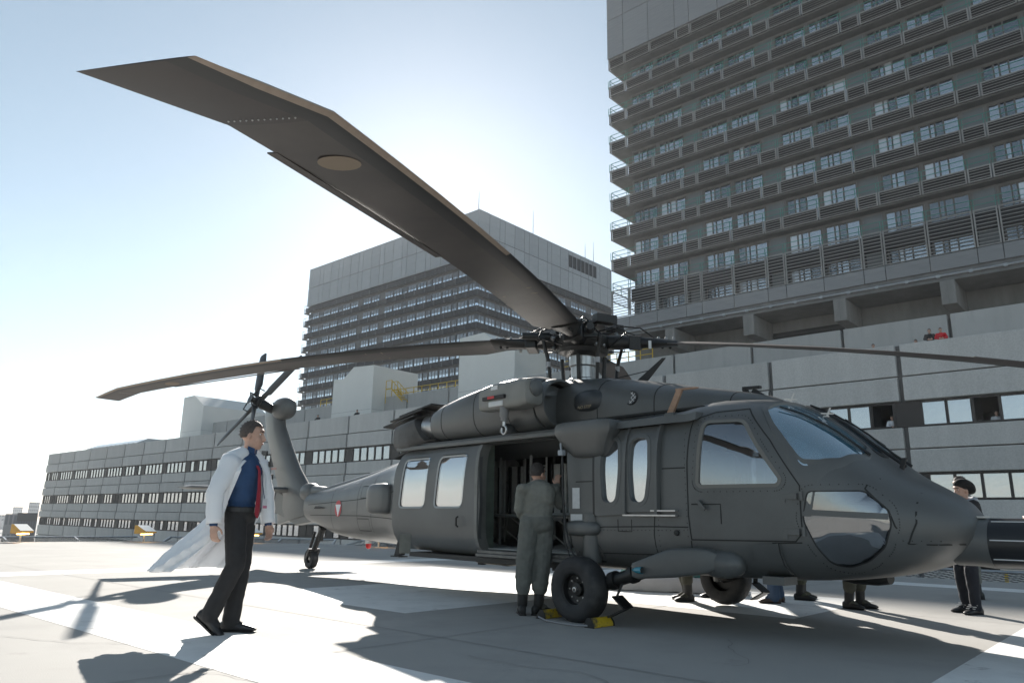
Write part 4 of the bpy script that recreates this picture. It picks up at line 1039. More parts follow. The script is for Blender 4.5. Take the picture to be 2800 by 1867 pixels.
for (x,y,h_) in ((1.93,-.30,.09),(2.22,-.15,.09)):
    z = zsurf(x,y); b = MB(); b.tube([(x,y,z-.01),(x+.05,y,z+h_)],[.012,.008],8); b.lathe([(.03,0),(.03,.012)],(x,y,z),(0,0,1),10); b.bar((x-.03,y-.04,z+.035),(x+.06,y+.04,z+.03),.012,.012); b.build('temperature_probe', mat('probe_white',(.6,.58,.55),.4), heli)
# ---- windscreen wipers and nose details
def ontop(x,y,o=.03): return (x,y,zsurf(x,y)+o)
for pts in ([(2.70,-.36),(2.62,-.38),(2.44,-.46),(2.30,-.52)],[(2.80,.30),(2.66,.27),(2.45,.24),(2.25,.2)]):
    w_ = MB().tube([ontop(*q) for q in pts],[.014,.012,.010,.008],8).build('wiper_arm', m_black, heli, 50)
    e = pts[-1]; MB().tube([ontop(e[0]+dx,e[1]+dx*.55,.022) for dx in (-.28,-.1,.1,.3)],.009,6).build('wiper_blade', m_black, w_)
MB().prism([(2.60,1.50),(2.70,1.44),(2.60,1.60)],lambda x,z:(x,-.48,z+.03),lambda x,z:(x+.02,-.45,z+.03)).build('wire_deflector', m_oliv, heli)
MB().obox((2.84,-.02,1.57),(.02,0,.06),(0,.012,0),(.02,0,.0)).build('nose_fin', m_dark, heli)
MB().tube([(2.05,0,2.16),(2.35,0,1.98),(2.7,0,1.68),(2.86,0,1.55)],.016,8).build('wire_guide', m_black, heli)
# nose radome
ra = loft_se([(3.22,0,.26,.70,1.12,2.3),(3.36,0,.22,.70,1.10,2.3),(3.50,0,.205,.685,1.095,2.2)],40).build('radome_adapter', m_oliv, heli, 40, True)
m_rad = mat('radome_black',(.012,.013,.016),.35,var=.1,scale=3)
rd = loft_se([(3.50,0,.205,.685,1.095,2.1),(3.9,0,.205,.685,1.095,2.1),(4.2,0,.20,.69,1.09,2.1),(4.35,0,.16,.73,1.05,2),(4.42,0,.08,.81,.97,2)],40).build('nose_radome', m_rad, heli, 40, True)
for t in (58,8,-36,-80,110,150):
    a = R(t); y,z = -.209*math.cos(a),.89+.209*math.sin(a); MB().tube([(3.52,y,z),(4.18,y*.985,.89+(z-.89)*.985)],.005,6).build('diverter_strip', mat('strip_white',(.7,.7,.7),.5), rd)
MB().box(3.38,3.47,-.09,.04,1.095,1.11).build('radome_latch', mat('latch_white',(.62,.6,.55),.5), ra)
# belly: step box, antennas, beacon
o = patch(rnd([(1.88,.845),(2.12,.86),(2.12,.58),(1.89,.57)],.02),.035,.035).build('step_fairing', m_oliv, heli, 40, True)
seam([(2.12,.86),(2.12,.58)],.012,.037).build('step_seam', m_seam, o)
MB().box(1.9,2.11,-.98,-.75,.50,.57).build('step_base', m_oliv, heli)
loft_se([(2.2,.0,.10,.50,.60,2),(2.3,0,.10,.48,.6,2),(2.5,0,.10,.48,.6,2),(2.62,0,.08,.5,.6,2)],24).build('belly_light', m_dark, heli, 40, True)
for x,y in ((-.9,-.5),(-2.6,-.6),(-2.2,-.5),(-1.2,-.55)): MB().box(x,x+.10,y-.03,y+.03,.42,.53).build('cargo_fitting', m_dark, heli)
loft_se([(-2.9,-.45,.10,.45,.55,2),(-2.6,-.45,.25,.42,.6,2),(-2.1,-.45,.25,.42,.6,2),(-1.9,-.45,.10,.47,.55,2)],20).build('belly_pod', mat('pod_tan',(.12,.10,.07),.6), heli, 40, True)
b = MB(); b.prism([(-4.62,.70),(-4.45,.70),(-4.52,.46),(-4.72,.44)],lambda x,z:(x,-.62,z),lambda x,z:(x,-.55,z)); b.box(-4.76,-4.48,-.66,-.52,.43,.447); b.build('tail_step', m_dark, heli)
b = MB(); b.lathe([(.06,.10),(.06,.03)],(-6.54,0,.53),(0,0,1),16); b.build('beacon_base', m_steel, heli, 40)
MB().lathe([(.05,.03),(.05,-.03),(.03,-.06),(.0,-.065)],(-6.54,0,.53),(0,0,1),16,False).build('beacon', mat('beacon_red',(.6,.02,.02),.2), heli, 40)
# ---- tail boom blister, roundel
rbox((-4.87,-.80,1.32),(.33,.14,.24),4.5,24,14).build('oil_cooler_blister', m_oliv, heli, 40, True)
b = MB(); rc,rr = (-6.98,1.175),.148
def boomp(x,z,o=.006): return (x,-(ysurf(x,z)+o),z)
N_ = 28; ringp = [boomp(rc[0]+rr*math.cos(t),rc[1]+rr*math.sin(t)) for t in [2*math.pi*k/N_ for k in range(N_)]]
b.add([boomp(*rc)]+ringp,[(0,1+k,1+(k+1)%N_) for k in range(N_)]); ro = b.build('roundel', mat('roundel_red',(.55,.07,.08),.6), heli)
b = MB(); T_ = [(rc[0]+rr*.98*math.cos(R(a)),rc[1]+rr*.98*math.sin(R(a))) for a in (150,30,-90)]; b.add([boomp(*rc,.010)]+[boomp(x,z,.010) for x,z in T_],[(0,2,1),(0,3,2),(0,1,3)]); b.build('roundel_triangle', mat('roundel_white',(.8,.8,.8),.6), ro)
MB().prism([(-8.0,1.17),(-7.6,1.19),(-7.95,1.22)],lambda x,z:(x,-(ysurf(-7.8,1.2)+.06),z),lambda x,z:(x,-(ysurf(-7.8,1.2)-.02),z)).build('boom_vane', m_dark, heli)
MB().box(-6.9,-6.6,-.05,.05,1.66,1.75).build('boom_top_box', m_dark, heli, bevel=.02)
# drive shaft cover
loft_se([(-4.6,0,.18,1.85,2.12,2.6),(-6.2,0,.14,1.65,1.86,2.6),(-8.2,0,.12,1.42,1.60,2.6),(-8.9,0,.11,1.40,1.66,2.6)],20).build('drive_shaft_cover', m_oliv, heli, 40, True)
# ---- tail pylon: airfoil sections stacked along the sloping fin
rows = [(.95,-10.42,-8.65,.15),(1.25,-10.48,-8.75,.18),(1.55,-10.42,-9.10,.17),(1.9,-10.62,-9.55,.15),(2.4,-10.98,-10.04,.135),(2.9,-11.32,-10.48,.13),(3.3,-11.52,-10.62,.14),(3.52,-11.6,-10.75,.12),(3.60,-11.5,-10.9,.07)]
b = MB(); rr = []
for z,xt,xl,th in rows:
    L = []; ch = xl-xt
    for k in range(28):
        t = 2*math.pi*k/28; u = .5+.5*math.cos(t); yy = th*(abs(math.sin(t))**.8)*(1 if math.sin(t)>0 else -1)*(.35+.65*min(1,1.25*u+.1)); L.append((xt+ch*u,yy,z+(u-.5)*.25*(1 if z<3.4 else .3)))
    rr.append(L)
b.loft(rr); pyl = b.build('tail_pylon', m_oliv, heli, 40, True)
b = MB(); b.prism([(-9.35,.84),(-8.55,.92),(-8.9,1.1),(-10.4,1.6),(-10.56,1.12)],lambda x,z:(x,-.10,z),lambda x,z:(x,.10,z)); b.build('pylon_root', m_oliv, heli, bevel=.03)
rbox((-8.98,0,1.50),(.30,.17,.20),2.4,20,12).build('intermediate_gearbox', m_oliv, heli, 40, True)
rbox((-10.52,-.02,3.42),(.38,.22,.25),2.5,24,14).build('tail_gearbox_fairing', m_oliv, heli, 40, True)
for z in (2.5,2.25,1.95): MB().prism([(0,0),(-.28,.02),(-.28,-.10),(0,-.12)],lambda x,zz:(-10.30-(z-1.6)*.72+x+.0-.35,-.02,z+zz),lambda x,zz:(-10.30-(z-1.6)*.72+x-.35,.02,z+zz)).build('pylon_louvre', m_dark, heli)
card_y = -.185
MB().box(-10.55,-10.28,-.205,-.20,2.02,2.07).build('pylon_label', mat('label_pink',(.45,.25,.22),.6), heli)
# stabilator
for sd in (-1,1):
    b = MB(); L = []
    for y,x0,x1,t in ((.10,-10.62,-9.72,.075),(1.2,-10.62,-9.80,.065),(2.10,-10.60,-9.88,.05),(2.19,-10.52,-9.95,.02)):
        L.append([(x0+(x1-x0)*(.5+.5*math.cos(a)), sd*y, 1.575+t*math.sin(a)*(.4+.6*min(1,.6+.5*math.cos(a)))) for a in [2*math.pi*k/20 for k in range(20)]])
    b.loft(L); b.build('stabilator', m_oliv, heli, 40, True)
# tail wheel
b = MB(); b.tube([(-8.30,0,.80),(-8.50,0,.55),(-8.66,0,.32)],[.07,.055,.05],12); b.tube([(-8.45,-.10,.72),(-8.60,-.10,.42)],.03,8); b.tube([(-8.36,0,.72),(-8.38,0,.55)],.05,10); b.build('tail_strut', m_black, heli, 40)
b = MB(); b.bar((-8.64,-.11,.36),(-8.74,-.11,.20),.03,.07); b.bar((-8.64,.11,.36),(-8.74,.11,.20),.03,.07); b.bar((-8.64,-.12,.36),(-8.64,.12,.36),.08,.06); b.tube([(-8.60,0,.36),(-8.56,0,.50)],.045,10); b.build('tail_fork', m_black, heli)
def wheel(name, c, ro, wd, ri, n=36):
    o = link(name, None, heli, c)
    h = wd/2; pr = [(ri,-h*.78),(ri+.02,-h*.9),(ro*.80,-h),(ro*.93,-h*.88),(ro*.985,-h*.55),(ro,-h*.2),(ro,h*.2),(ro*.985,h*.55),(ro*.93,h*.88),(ro*.80,h),(ri+.02,h*.9),(ri,h*.78)]
    MB().lathe(pr,(0,0,0),(0,1,0),n,False).build('tyre', m_rub, o, 50)
    MB().lathe([(ri+.004,-h*.80),(ri+.004,-h*.72),(ri*.92,-h*.66),(ri*.88,-h*.2),(ri*.45,-h*.1),(ri*.40,-h*.35),(ri*.18,-h*.42),(0.001,-h*.42)],(0,0,0),(0,1,0),n,False).build('rim', m_black, o, 40)
    MB().lathe([(.026,-h*.40),(.026,-h*.62),(.014,-h*.64),(.014,-h*.58)],(0,0,0),(0,1,0),14,False).build('axle_nut', m_steel, o, 40)
    MB().lathe([(ri*.9,h*.2),(.001,h*.25)],(0,0,0),(0,1,0),n,False).build('brake', m_black, o, 40)
    for a in range(8):
        t = a*math.pi/4; MB().lathe([(.009,-h*.16),(.009,-h*.24),(.0,-h*.25)],(ri*.68*math.cos(t),0,ri*.68*math.sin(t)),(0,1,0),8,False).build('wheel_bolt', m_steel, o)
    return o
wheel('tail_wheel', (-8.73,0,.195), .195, .15, .09)
for sd in (-1,1):
    w_ = wheel('main_wheel', (0,sd*1.365,.335), .335, .25, .165)
    if sd > 0: w_.rotation_euler = (0,0,math.pi)
    b = MB(); b.tube([(.0,sd*1.14,.80),(.0,sd*1.20,.30)],[.075,.06],14); b.tube([(0,sd*1.16,1.1),(0,sd*1.15,.60)],.10,14); b.build('shock_strut', m_oliv, heli, 40)
    b = MB(); b.tube([(0,sd*1.15,.335),(0,sd*1.36,.335)],.05,12); b.tube([(.05,sd*1.22,.34),(.35,sd*1.24,.43),(.75,sd*1.24,.55)],[.07,.065,.07],12)
    b.tube([(.34,sd*1.24,.43),(.42,sd*1.24,.455)],.09,14); b.tube([(.60,sd*1.24,.505),(.66,sd*1.24,.525)],.085,14); b.build('drag_strut', m_black, heli, 40)
    # stub fairing over the drag strut
    b = MB(); L = []
    for x,y,z0,z1,w in ((.74,1.30,.50,.64,.10),(.80,1.30,.49,.66,.11),(1.15,1.24,.52,.79,.11),(1.38,1.18,.555,.80,.12),(1.50,1.12,.58,.79,.12),(1.58,1.06,.63,.74,.08)):
        L.append([(x,sd*(y+w*(abs(math.cos(t))**.25)*(1 if math.cos(t)>0 else -1)),(z0+z1)/2+(z1-z0)/2*(abs(math.sin(t))**.25)*(1 if math.sin(t)>0 else -1)) for t in [2*math.pi*k/20 for k in range(20)]])
    b.loft(L); fr_ = b.build('strut_fairing', m_oliv, heli, 35, True)
    rbox((1.55,sd*1.05,.66),(.22,.14,.13),2.4,18,10).build('strut_root', m_oliv, heli, 40, True)
    MB().lathe([(.035,-.05),(.03,.02),(.012,.07),(0,.075)],(.835,sd*1.415,.575),(-1,0,0),14,False).build('position_light', mat('lamp_teal',(.03,.22,.30),.15,spec=.8), fr_, 50)
    b = MB(); b.bar((.50,sd*1.26,.42),(.46,sd*1.30,.30),.05,.02); b.bar((.46,sd*1.30,.30),(.60,sd*1.30,.20),.16,.015); b.bar((.60,sd*1.30,.20),(.40,sd*1.34,.10),.12,.015); b.build('boarding_step', m_black, heli)
    b = MB(); L = []
    for k in range(9):   # wheel arch lip
        t = R(-15+k*23); L.append((.02+.16*math.cos(t)*1.0,-0,.72+.13*math.sin(t)))
    b = MB(); b.prism([(.10,.60)]+[(.02+.13*math.cos(R(a)),.66+.17*math.sin(R(a))) for a in range(0,181,20)]+[(-.11,.58)],lambda x,z:(x,sd*(ysurf(x,max(z,.56))+.004),z),lambda x,z:(x,sd*(ysurf(x,max(z,.56))-.01),z)); b.build('strut_well', m_black, heli)
# ---- main rotor
HUB = Vector((-1.17,0,3.40)); TILT = .052
rot = link('main_rotor', None, heli, HUB)
b = MB(); b.lathe([(.20,2.60-3.4),(.20,2.88-3.4),(.165,2.90-3.4),(.165,3.05-3.4),(.185,3.07-3.4),(.19,3.26-3.4)],(-.01,0,0),(.0,0,1),28); b.build('rotor_mast', m_steel, rot, 40)
b = MB(); b.lathe([(.22,3.20-3.4),(.34,3.24-3.4),(.36,3.30-3.4),(.30,3.34-3.4)],(0,0,0),(TILT,0,1),28); b.build('swashplate', m_black, rot, 40)
b = MB(); b.lathe([(.18,-.12),(.34,-.10),(.38,-.04),(.38,.06),(.30,.10),(.14,.12),(.14,.20),(.30,.22),(.30,.25),(.0,.26)],(0,0,0),(TILT,0,1),28); b.build('rotor_hub', m_black, rot, 40)
def bladept(az, r, c=0, h=0, pitch=0.0, drop=.78):
    """c towards the leading edge, h up"""
    d = Vector((math.cos(az),math.sin(az),0)); e = Vector((-math.sin(az),math.cos(az),0))
    z = -TILT*r*math.cos(az)-drop*(r/8.18)**2
    cp,sp = math.cos(pitch),math.sin(pitch)
    return d*r+e*(c*cp-h*sp)+Vector((0,0,z-TILT*math.cos(az+math.pi/2)*c+c*sp+h*cp))
def airfoil(chord, n=12):
    up, lo = [], []
    for k in range(n+1):
        u = (1-math.cos(math.pi*k/n))/2; t = .11*(1.4845*math.sqrt(u)-.63*u-1.758*u*u+1.4215*u**3-.5075*u**4)*2.6*.38
        up.append((u,t)); lo.append((u,-t*.75))
    return [(q[0]*chord,q[1]*chord) for q in up]+[(q[0]*chord,q[1]*chord) for q in lo[-2:0:-1]]
m_b1 = mat('blade_underside', (.070,.058,.052), .5, var=.42, scale=1.6, stretch=(1,1,1), detail=10)
m_b2 = mat('blade_black', (.025,.024,.024), .5, var=.2, scale=5)
m_b3 = mat('blade_tip_cap', (.045,.036,.034), .5, var=.25, scale=4)
PITCH = R(-.6); TWIST = R(14)
def blade(az, RR, drop, name='rotor_blade'):
    b = MB(); rs = [r_*(RR/8.18 if r_ > 2 else 1) for r_ in [1.15,1.5,2.2,3,3.8,4.6,5.4,6.2,6.8,7.2,7.55,7.7,7.9,8.05,8.18]]; kr = RR/8.18
    AF = airfoil(1.0); n = len(AF); R_ = []
    for r in rs:
        ch = .53 if r > 1.4 else .40; le = .17; sw = 0
        if r > 7.55*kr: sw = (r-7.55*kr)*math.tan(R(20))
        tk = 1.0 if r < 7.9*kr else max(.12,1-(r-7.9*kr)/(.28*kr)*.9)
        R_.append([HUB*0+bladept(az,r,le-sw-q[0]*ch,q[1]*ch*tk,PITCH+TWIST*(1-r/8.18),drop) for q in AF])
    o = len(b.v)
    for L in R_: b.v += [tuple(q) for q in L]
    for i in range(len(rs)-1):
        rm = (rs[i]+rs[i+1])/2
        for j in range(n):
            u = (AF[j][0]+AF[(j+1)%n][0])/2
            if u < .10 and rm > 4.4: mi = 2
            elif u < .24: mi = 1
            elif rm > 7.55*kr: mi = 3
            else: mi = 0
            b.f.append((i*n+j,i*n+(j+1)%n,(i+1)*n+(j+1)%n,(i+1)*n+j)); b.mi.append(mi)
    b.f.append(tuple(range(n))); b.mi.append(1); k = (len(rs)-1)*n; b.f.append(tuple(k+j for j in range(n))[::-1]); b.mi.append(3)
    bo = b.build(name,[m_b1,m_b2,m_tan,m_b3],rot,38,True)
    def bp_(r,c,h): return bladept(az,r,c,h,PITCH+TWIST*(1-r/8.18),drop)
    b = MB(); 
    for r0,r1 in ((4.6,6.9),):
        b.add([bp_(r0,-.345,.002),bp_(r1,-.345,.002),bp_(r1,-.40,.006),bp_(r0,-.40,.006),bp_(r0,-.345,-.004),bp_(r1,-.345,-.004),bp_(r1,-.40,-.002),bp_(r0,-.40,-.002)],[(0,1,2,3),(7,6,5,4),(0,4,5,1),(1,5,6,2),(2,6,7,3),(3,7,4,0)])
    b.build('trim_tab', m_b1, bo)
    b = MB(); 
    N2 = 18; hh = -.0222
    b.add([bp_(6.72+.11*math.cos(t),-.10+.11*math.sin(t),hh-.002) for t in [2*math.pi*k/N2 for k in range(N2)]],[tuple(range(N2))]); b.build('blade_patch', mat('patch_tan',(.22,.17,.12),.6), bo)
    for r in (3.0,3.25):
        b = MB(); b.add([bp_(r,.06,-.0255),bp_(r+.012,.06,-.0255),bp_(r+.012,-.30,-.0075),bp_(r,-.30,-.0075)],[(0,1,2,3)]); b.build('blade_stripe', mat('stripe_tan',(.30,.22,.13),.6), bo)
    b = MB()
    for k in range(12):
        q = bp_(7.62*kr+.0*k,.02-.03*k,-.034+.0018*k); b.ell(q,(.0045,.0045,.004),6,4)
    stuff(b.build('tip_rivets', m_steel, bo))
    # cuff, spindle, damper, pitch horn, fittings
    cu = MB(); L = []
    for r,w,h in ((.30,.10,.10),(.50,.13,.10),(.62,.10,.085),(.85,.10,.075),(1.0,.14,.07),(1.12,.19,.055),(1.28,.20,.04)):
        L.append([bp_(r,.0+w*math.cos(t),h*math.sin(t)) for t in [2*math.pi*k/14 for k in range(14)]])
    cu.loft(L); cu.build('blade_cuff', m_black, bo, 35, True)
    q = MB(); q.tube([bp_(.38,.16,.02),bp_(.80,.24,.02)],.05,12); q.tube([bp_(.44,.168,.02),bp_(.60,.20,.02)],.065,12); q.build('lag_damper', m_black, bo, 40)
    q = MB(); q.obox(bp_(.72,0,0),bp_(.80,0,0)-bp_(.72,0,0),(bp_(.72,.13,0)-bp_(.72,0,0)),Vector((0,0,.10))); q.build('spindle_housing', m_black, bo, bevel=.015)
    q = MB(); q.obox(bp_(.92,-.14,-.02),(bp_(.94,0,0)-bp_(.92,0,0)),(bp_(.9,.008,0)-bp_(.9,0,0)),Vector((0,0,.055))); q.build('weight_plate', mat('plate_white',(.55,.56,.56),.45,metal=.3), bo, bevel=.006)
    for k in range(5):
        MB().ell(bp_(1.02+.05*k,.06-.03*(k%2),.06-.05*(k%2)*2.2),(.022,.022,.03),8,5).build('retention_bolt', m_black if k%2 else mat('bolt_grey',(.3,.3,.3),.4,metal=.7), bo)
    q = MB(); q.tube([bp_(.35,-.10,.16),bp_(.55,-.16,.22),bp_(.80,-.12,.20),bp_(.98,-.02,.06)],.012,8); q.tube([bp_(.30,.10,.18),bp_(.50,.20,.17),bp_(.70,.16,.10)],.010,8); q.build('deice_hose', m_black, bo, 50)
    q = MB(); a0 = bp_(.50,.30,-.06); q.tube([a0,(a0.x*.86,a0.y*.86,-.30),(a0.x*.80,a0.y*.80,-.62)],[.022,.026,.022],10); q.bar(bp_(.62,.05,-.02),a0,.06,.06); q.build('pitch_link', m_black, bo, 40)
    q = MB(); lo_ = Vector((a0.x*.86,a0.y*.86,-.30)); q.tube([lo_,lo_-Vector((0,0,.07))],.03,10); q.build('link_band', mat('band_grey',(.35,.36,.38),.5), bo, 40)
    return bo
for az,RR,dp in ((-56.7,7.86,.564),(-146.7,8.18,.85),(32.5,8.18,.80),(122.5,8.18,.75)): blade(R(az),RR,dp)
b = MB()
for k in range(4):
    a = R(-13.3+90*k); d = Vector((math.cos(a),math.sin(a),0)); e = Vector((-d.y,d.x,0))
    b.obox(d*.30+Vector((0,0,.24-TILT*.3*d.x)),d*.24,e*.09,Vector((0,0,.025))); b.obox(d*.52+Vector((0,0,.24-TILT*.5*d.x)),d*.07,e*.16,Vector((0,0,.06)))
b.build('vibration_absorber', m_black, rot, bevel=.012)
b = MB()
for k in range(16):
    a = R(k*22.5+5); rr_ = .34+.06*(k%3); b.ell((rr_*math.cos(a),rr_*math.sin(a),.02+.10*((k*7)%5-2)/2),(.035,.035,.04),8,5)
stuff(b.build('hub_fittings', mat('fitting_grey',(.20,.20,.20),.35,metal=.8), rot))
rh = random.Random(4)
for k in range(10):
    a = R(k*36+10); q = MB(); p0 = Vector((.25*math.cos(a),.25*math.sin(a),.12)); p1 = Vector((.55*math.cos(a+.3),.55*math.sin(a+.3),rh.uniform(.1,.25))); p2 = Vector((.72*math.cos(a+.55),.72*math.sin(a+.55),rh.uniform(-.05,.12))); p3 = Vector((.40*math.cos(a+.75),.40*math.sin(a+.75),rh.uniform(-.12,0)))
    q.tube([p0,p0.lerp(p1,.6)+Vector((0,0,.05)),p1,p2,p3],.011,6); q.build('hub_hose', m_black, rot, 60)
for k in range(4):
    a = R(30+90*k); MB().tube([(.30*math.cos(a),.30*math.sin(a),-.22),(.27*math.cos(a),.27*math.sin(a),-.62)],.028,10).build('control_rod', m_black, rot, 40)
# ---- tail rotor (starboard side, canted)
TH = Vector((-10.80,-.55,3.55)); trt = link('tail_rotor', None, heli, TH)
c20 = R(20); tv = Vector((0,math.sin(c20),math.cos(c20))); tu = Vector((1,0,0)); tn = tu.cross(tv)
if tn.y > 0: tn = -tn
MB().lathe([(.10,-.40),(.12,-.12),(.09,-.06),(.16,-.03),(.16,.05),(.07,.08),(.07,.16),(.12,.17),(.12,.19)],(0,0,0),tn,18).build('tail_rotor_hub', m_black, trt, 40)
for k in range(4):
    a = R(35+90*k); d = tu*math.cos(a)+tv*math.sin(a); e = tn.cross(d); hn = tn*(.05 if k%2 else -.02)
    L = []
    for r,ch,th in ((.16,.08,.06),(.34,.10,.05),(.46,.25,.035),(1.4,.25,.028),(1.62,.22,.02),(1.675,.15,.008)):
        L.append([d*r+hn+e*(ch*(.5*math.cos(t)-.12))*math.cos(R(12))+tn*(ch*(.5*math.cos(t)-.12))*math.sin(R(12))+tn*th*math.sin(t) for t in [2*math.pi*j/12 for j in range(12)]])
    bo = MB().loft(L).build('tail_rotor_blade', mat('tail_blade',(.045,.045,.045),.5,var=.2,scale=5), trt, 40, True)
    MB().tube([d*.30+e*.09+tn*.02,d*.30+e*.09+tn*.16,d*.1+e*.02+tn*.18],.016,6).build('pitch_link', m_black, bo)

for e_,o_ in ((rot,HUB),(trt,TH)):          # rotor pieces hang directly on the airframe
    for ch_ in list(e_.children): ch_.parent = heli; ch_.location = o_
    bpy.data.objects.remove(e_)
# ================================================================ PEOPLE
m_skin = mat('skin', (.52,.32,.24), .55, var=.12, scale=18)
m_hair = mat('hair_brown', (.035,.026,.022), .6, var=.5, scale=40, col2=(.09,.07,.06))
m_shoe = mat('shoe_black', (.014,.014,.016), .35)
m_boot = mat('boot_black', (.016,.016,.016), .6, var=.3, scale=30)
m_eye = mat('eye_white', (.7,.7,.7), .3); m_pup = mat('eye_dark', (.03,.02,.015), .3); m_lip = mat('lips', (.36,.14,.12), .5)
def cap(b, p0, r0, p1, r1, n=12):
    """tapered capsule, closed"""
    p0, p1 = Vector(p0), Vector(p1); d = p1-p0; L = d.length
    if L < 1e-6: b.ell(p0,(r0,)*3,n,8); return
    d.normalize(); x = d.orthogonal().normalized(); y = d.cross(x); rings = []
    for h,r in [(-r0*math.cos(a),r0*math.sin(a)) for a in (R(20),R(50),R(80))]+[(L*t,r0+(r1-r0)*t) for t in (.2,.4,.6,.8)]+[(L+r1*math.cos(a),r1*math.sin(a)) for a in (R(80),R(50),R(20))]:
        rings.append([p0+d*h+r*(math.cos(t)*x+math.sin(t)*y) for t in [2*math.pi*k/n for k in range(n)]])
    b.loft(rings)
def orient(f, up):
    f = Vector(f).normalized(); up = Vector(up); l = up.cross(f).normalized(); u = f.cross(l)
    return Matrix((f,l,u)).transposed()          # columns forward, left, up
def hand(b, wrist, d, palm_n, thumb, s=1.0, curl=.5):
    """palm, four fingers and a thumb; d = direction of the hand, palm_n = palm normal, thumb = side of the thumb"""
    d = Vector(d).normalized(); pn = Vector(palm_n); pn = (pn-d*pn.dot(d)).normalized(); t = pn.cross(d).normalized()
    if t.dot(Vector(thumb)) < 0: t = -t
    w = Vector(wrist); rot = Matrix((d,t,pn)).transposed()
    b.ell(w+d*.05*s,(.055*s,.042*s,.018*s),12,8,0,rot)
    for k,(o,L) in enumerate(((.030,.075),(.010,.085),(-.011,.078),(-.031,.062))):
        p = w+d*.085*s+t*o*s; a0 = curl*.5
        for seg in range(3):
            q = p+(d*math.cos(a0)+pn*math.sin(a0))*L*s*(.45,.32,.25)[seg]; cap(b,p,.0105*s,q,.0095*s,8); p = q; a0 += curl
    p = w+d*.025*s+t*.035*s; q = p+(d*.6+t*.55+pn*.3).normalized()*.045*s; cap(b,p,.013*s,q,.011*s,8); cap(b,q,.011*s,q+(d*.85+pn*.35).normalized()*.035*s,.009*s,8)
def person(label, O, J, style, group=None, vox=.011):
    """J: joints in world coordinates; style: colours and builds. One continuous body mesh."""
    t = thing('person', label, 'person', O, 0, group); O = Vector(O)
    j = {k: Vector(v)-O for k,v in J.items() if k[:2] in ('he','ne','sh','el','wr','hi','kn','an','to') and k != 'headup'}
    f = Vector(J['fwd']).normalized(); face = Vector(J['face']).normalized(); up = Vector((0,0,1)); left = up.cross(f)
    b = MB(); s = style.get('bulk',1.0); g = style.get('loose',0.0)
    rot = orient(f,up)
    hp = (j['hipR']+j['hipL'])/2; ch = (j['shR']+j['shL'])/2
    b.ell(hp+up*.02,(.125*s+g,.17*s+g,.13*s),16,10,0,rot)
    spine = (ch-hp).normalized(); srot = orient(f-spine*f.dot(spine),spine)
    b.ell(hp.lerp(ch,.42),(.115*s+g,.155*s+g,.20),16,10,0,srot)
    b.ell(hp.lerp(ch,.78)+f*.005,(.125*s+g,.185*s+g,.20),16,10,0,srot)
    b.ell(ch-spine*.02-f*.01,(.09*s+g,.17*s,.075),14,8,0,srot)
    for a in 'RL': cap(b, ch-spine*.01, .07, j['sh'+a]-up*.005, .062*s+g*.6)
    cap(b, ch-up*.02, .062, j['neck'], .055)
    # head
    hr = orient(face, J.get('headup',up)); hc = j['head']; k = style.get('head',1.0)
    def HP(a,c,d_): return hc+hr@Vector((a*k,c*k,d_*k))
    cap(b, j['neck'], .052*k, hc+hr@Vector((-.015,0,-.06)), .052*k)
    b.ell(HP(-.012,0,.03),(.098*k,.076*k,.095*k),16,12,0,hr)
    b.ell(HP(.030,0,-.045),(.062*k,.060*k,.075*k),14,10,0,hr)
    b.ell(HP(.055,0,-.095),(.030*k,.032*k,.025*k),10,8,0,hr)
    cap(b, HP(.085,0,.012),.011*k, HP(.104,0,-.030),.016*k,8); 
    b.ell(HP(.068,0,.045),(.026*k,.052*k,.020*k),10,6,0,hr); b.ell(HP(.078,0,-.065),(.016*k,.026*k,.015*k),10,6,0,hr)
    for e in (-1,1):
        b.ell(HP(-.012,e*.079,-.012),(.018*k,.011*k,.033*k),8,6,0,hr); b.ell(HP(.055,e*.042,-.03),(.028*k,.022*k,.025*k),8,6,0,hr)
    # limbs
    ru,re,rw = style.get('arm',(.052,.043,.034))
    for a in 'RL':
        cap(b, j['sh'+a], ru*s+g, j['el'+a], re*s+g); cap(b, j['el'+a], re*s+g, j['wr'+a], rw+g*.7)
        d = (j['wr'+a]-j['el'+a]).normalized(); hd = Vector(J.get('hand'+a, d)); sd = left if a == 'L' else -left
        pn = Vector(J.get('palm'+a, -sd)); hand(b, j['wr'+a], hd, pn, J.get('thumb'+a, f), 1.0, style.get('curl',.5))
    r0,r1,r2 = style.get('leg',(.088,.064,.045)); lg = style.get('legloose',.012)
    for a in 'RL':
        cap(b, j['hip'+a], r0*s+lg*.5, j['kn'+a], r1+lg); m_ = j['an'+a].lerp(j['kn'+a],.44 if style.get('boots') else 0.0)
        if style.get('boots'): cap(b, j['kn'+a], r1+lg, m_, r2+lg*1.2); cap(b, m_, r2+lg*1.2, j['an'+a].lerp(m_,.7), r2+.01); cap(b, m_, r2+.01, j['an'+a], r2-.004)
        else: cap(b, j['kn'+a], r1+lg, j['an'+a], r2+lg*1.3)
        if lg > .015 and not style.get('boots'): cap(b, j['an'+a]+(j['kn'+a]-j['an'+a])*.05, r2+lg*1.6, j['an'+a]+(j['kn'+a]-j['an'+a])*.25, r2+lg*1.6)
        cap(b, j['an'+a], .045, j['an'+a]+(j['toe'+a]-j['an'+a])*.6, .04)
    o = b.build('body', style['mats'], t)
    md = o.modifiers.new('r','REMESH'); md.mode = 'VOXEL'; md.voxel_size = vox
    ms = o.modifiers.new('s','SMOOTH'); ms.factor = .5; ms.iterations = 3
    bpy.context.view_layer.update(); bake(o)
    me = o.data; me.materials.clear()
    for m in style['mats']: me.materials.append(m)
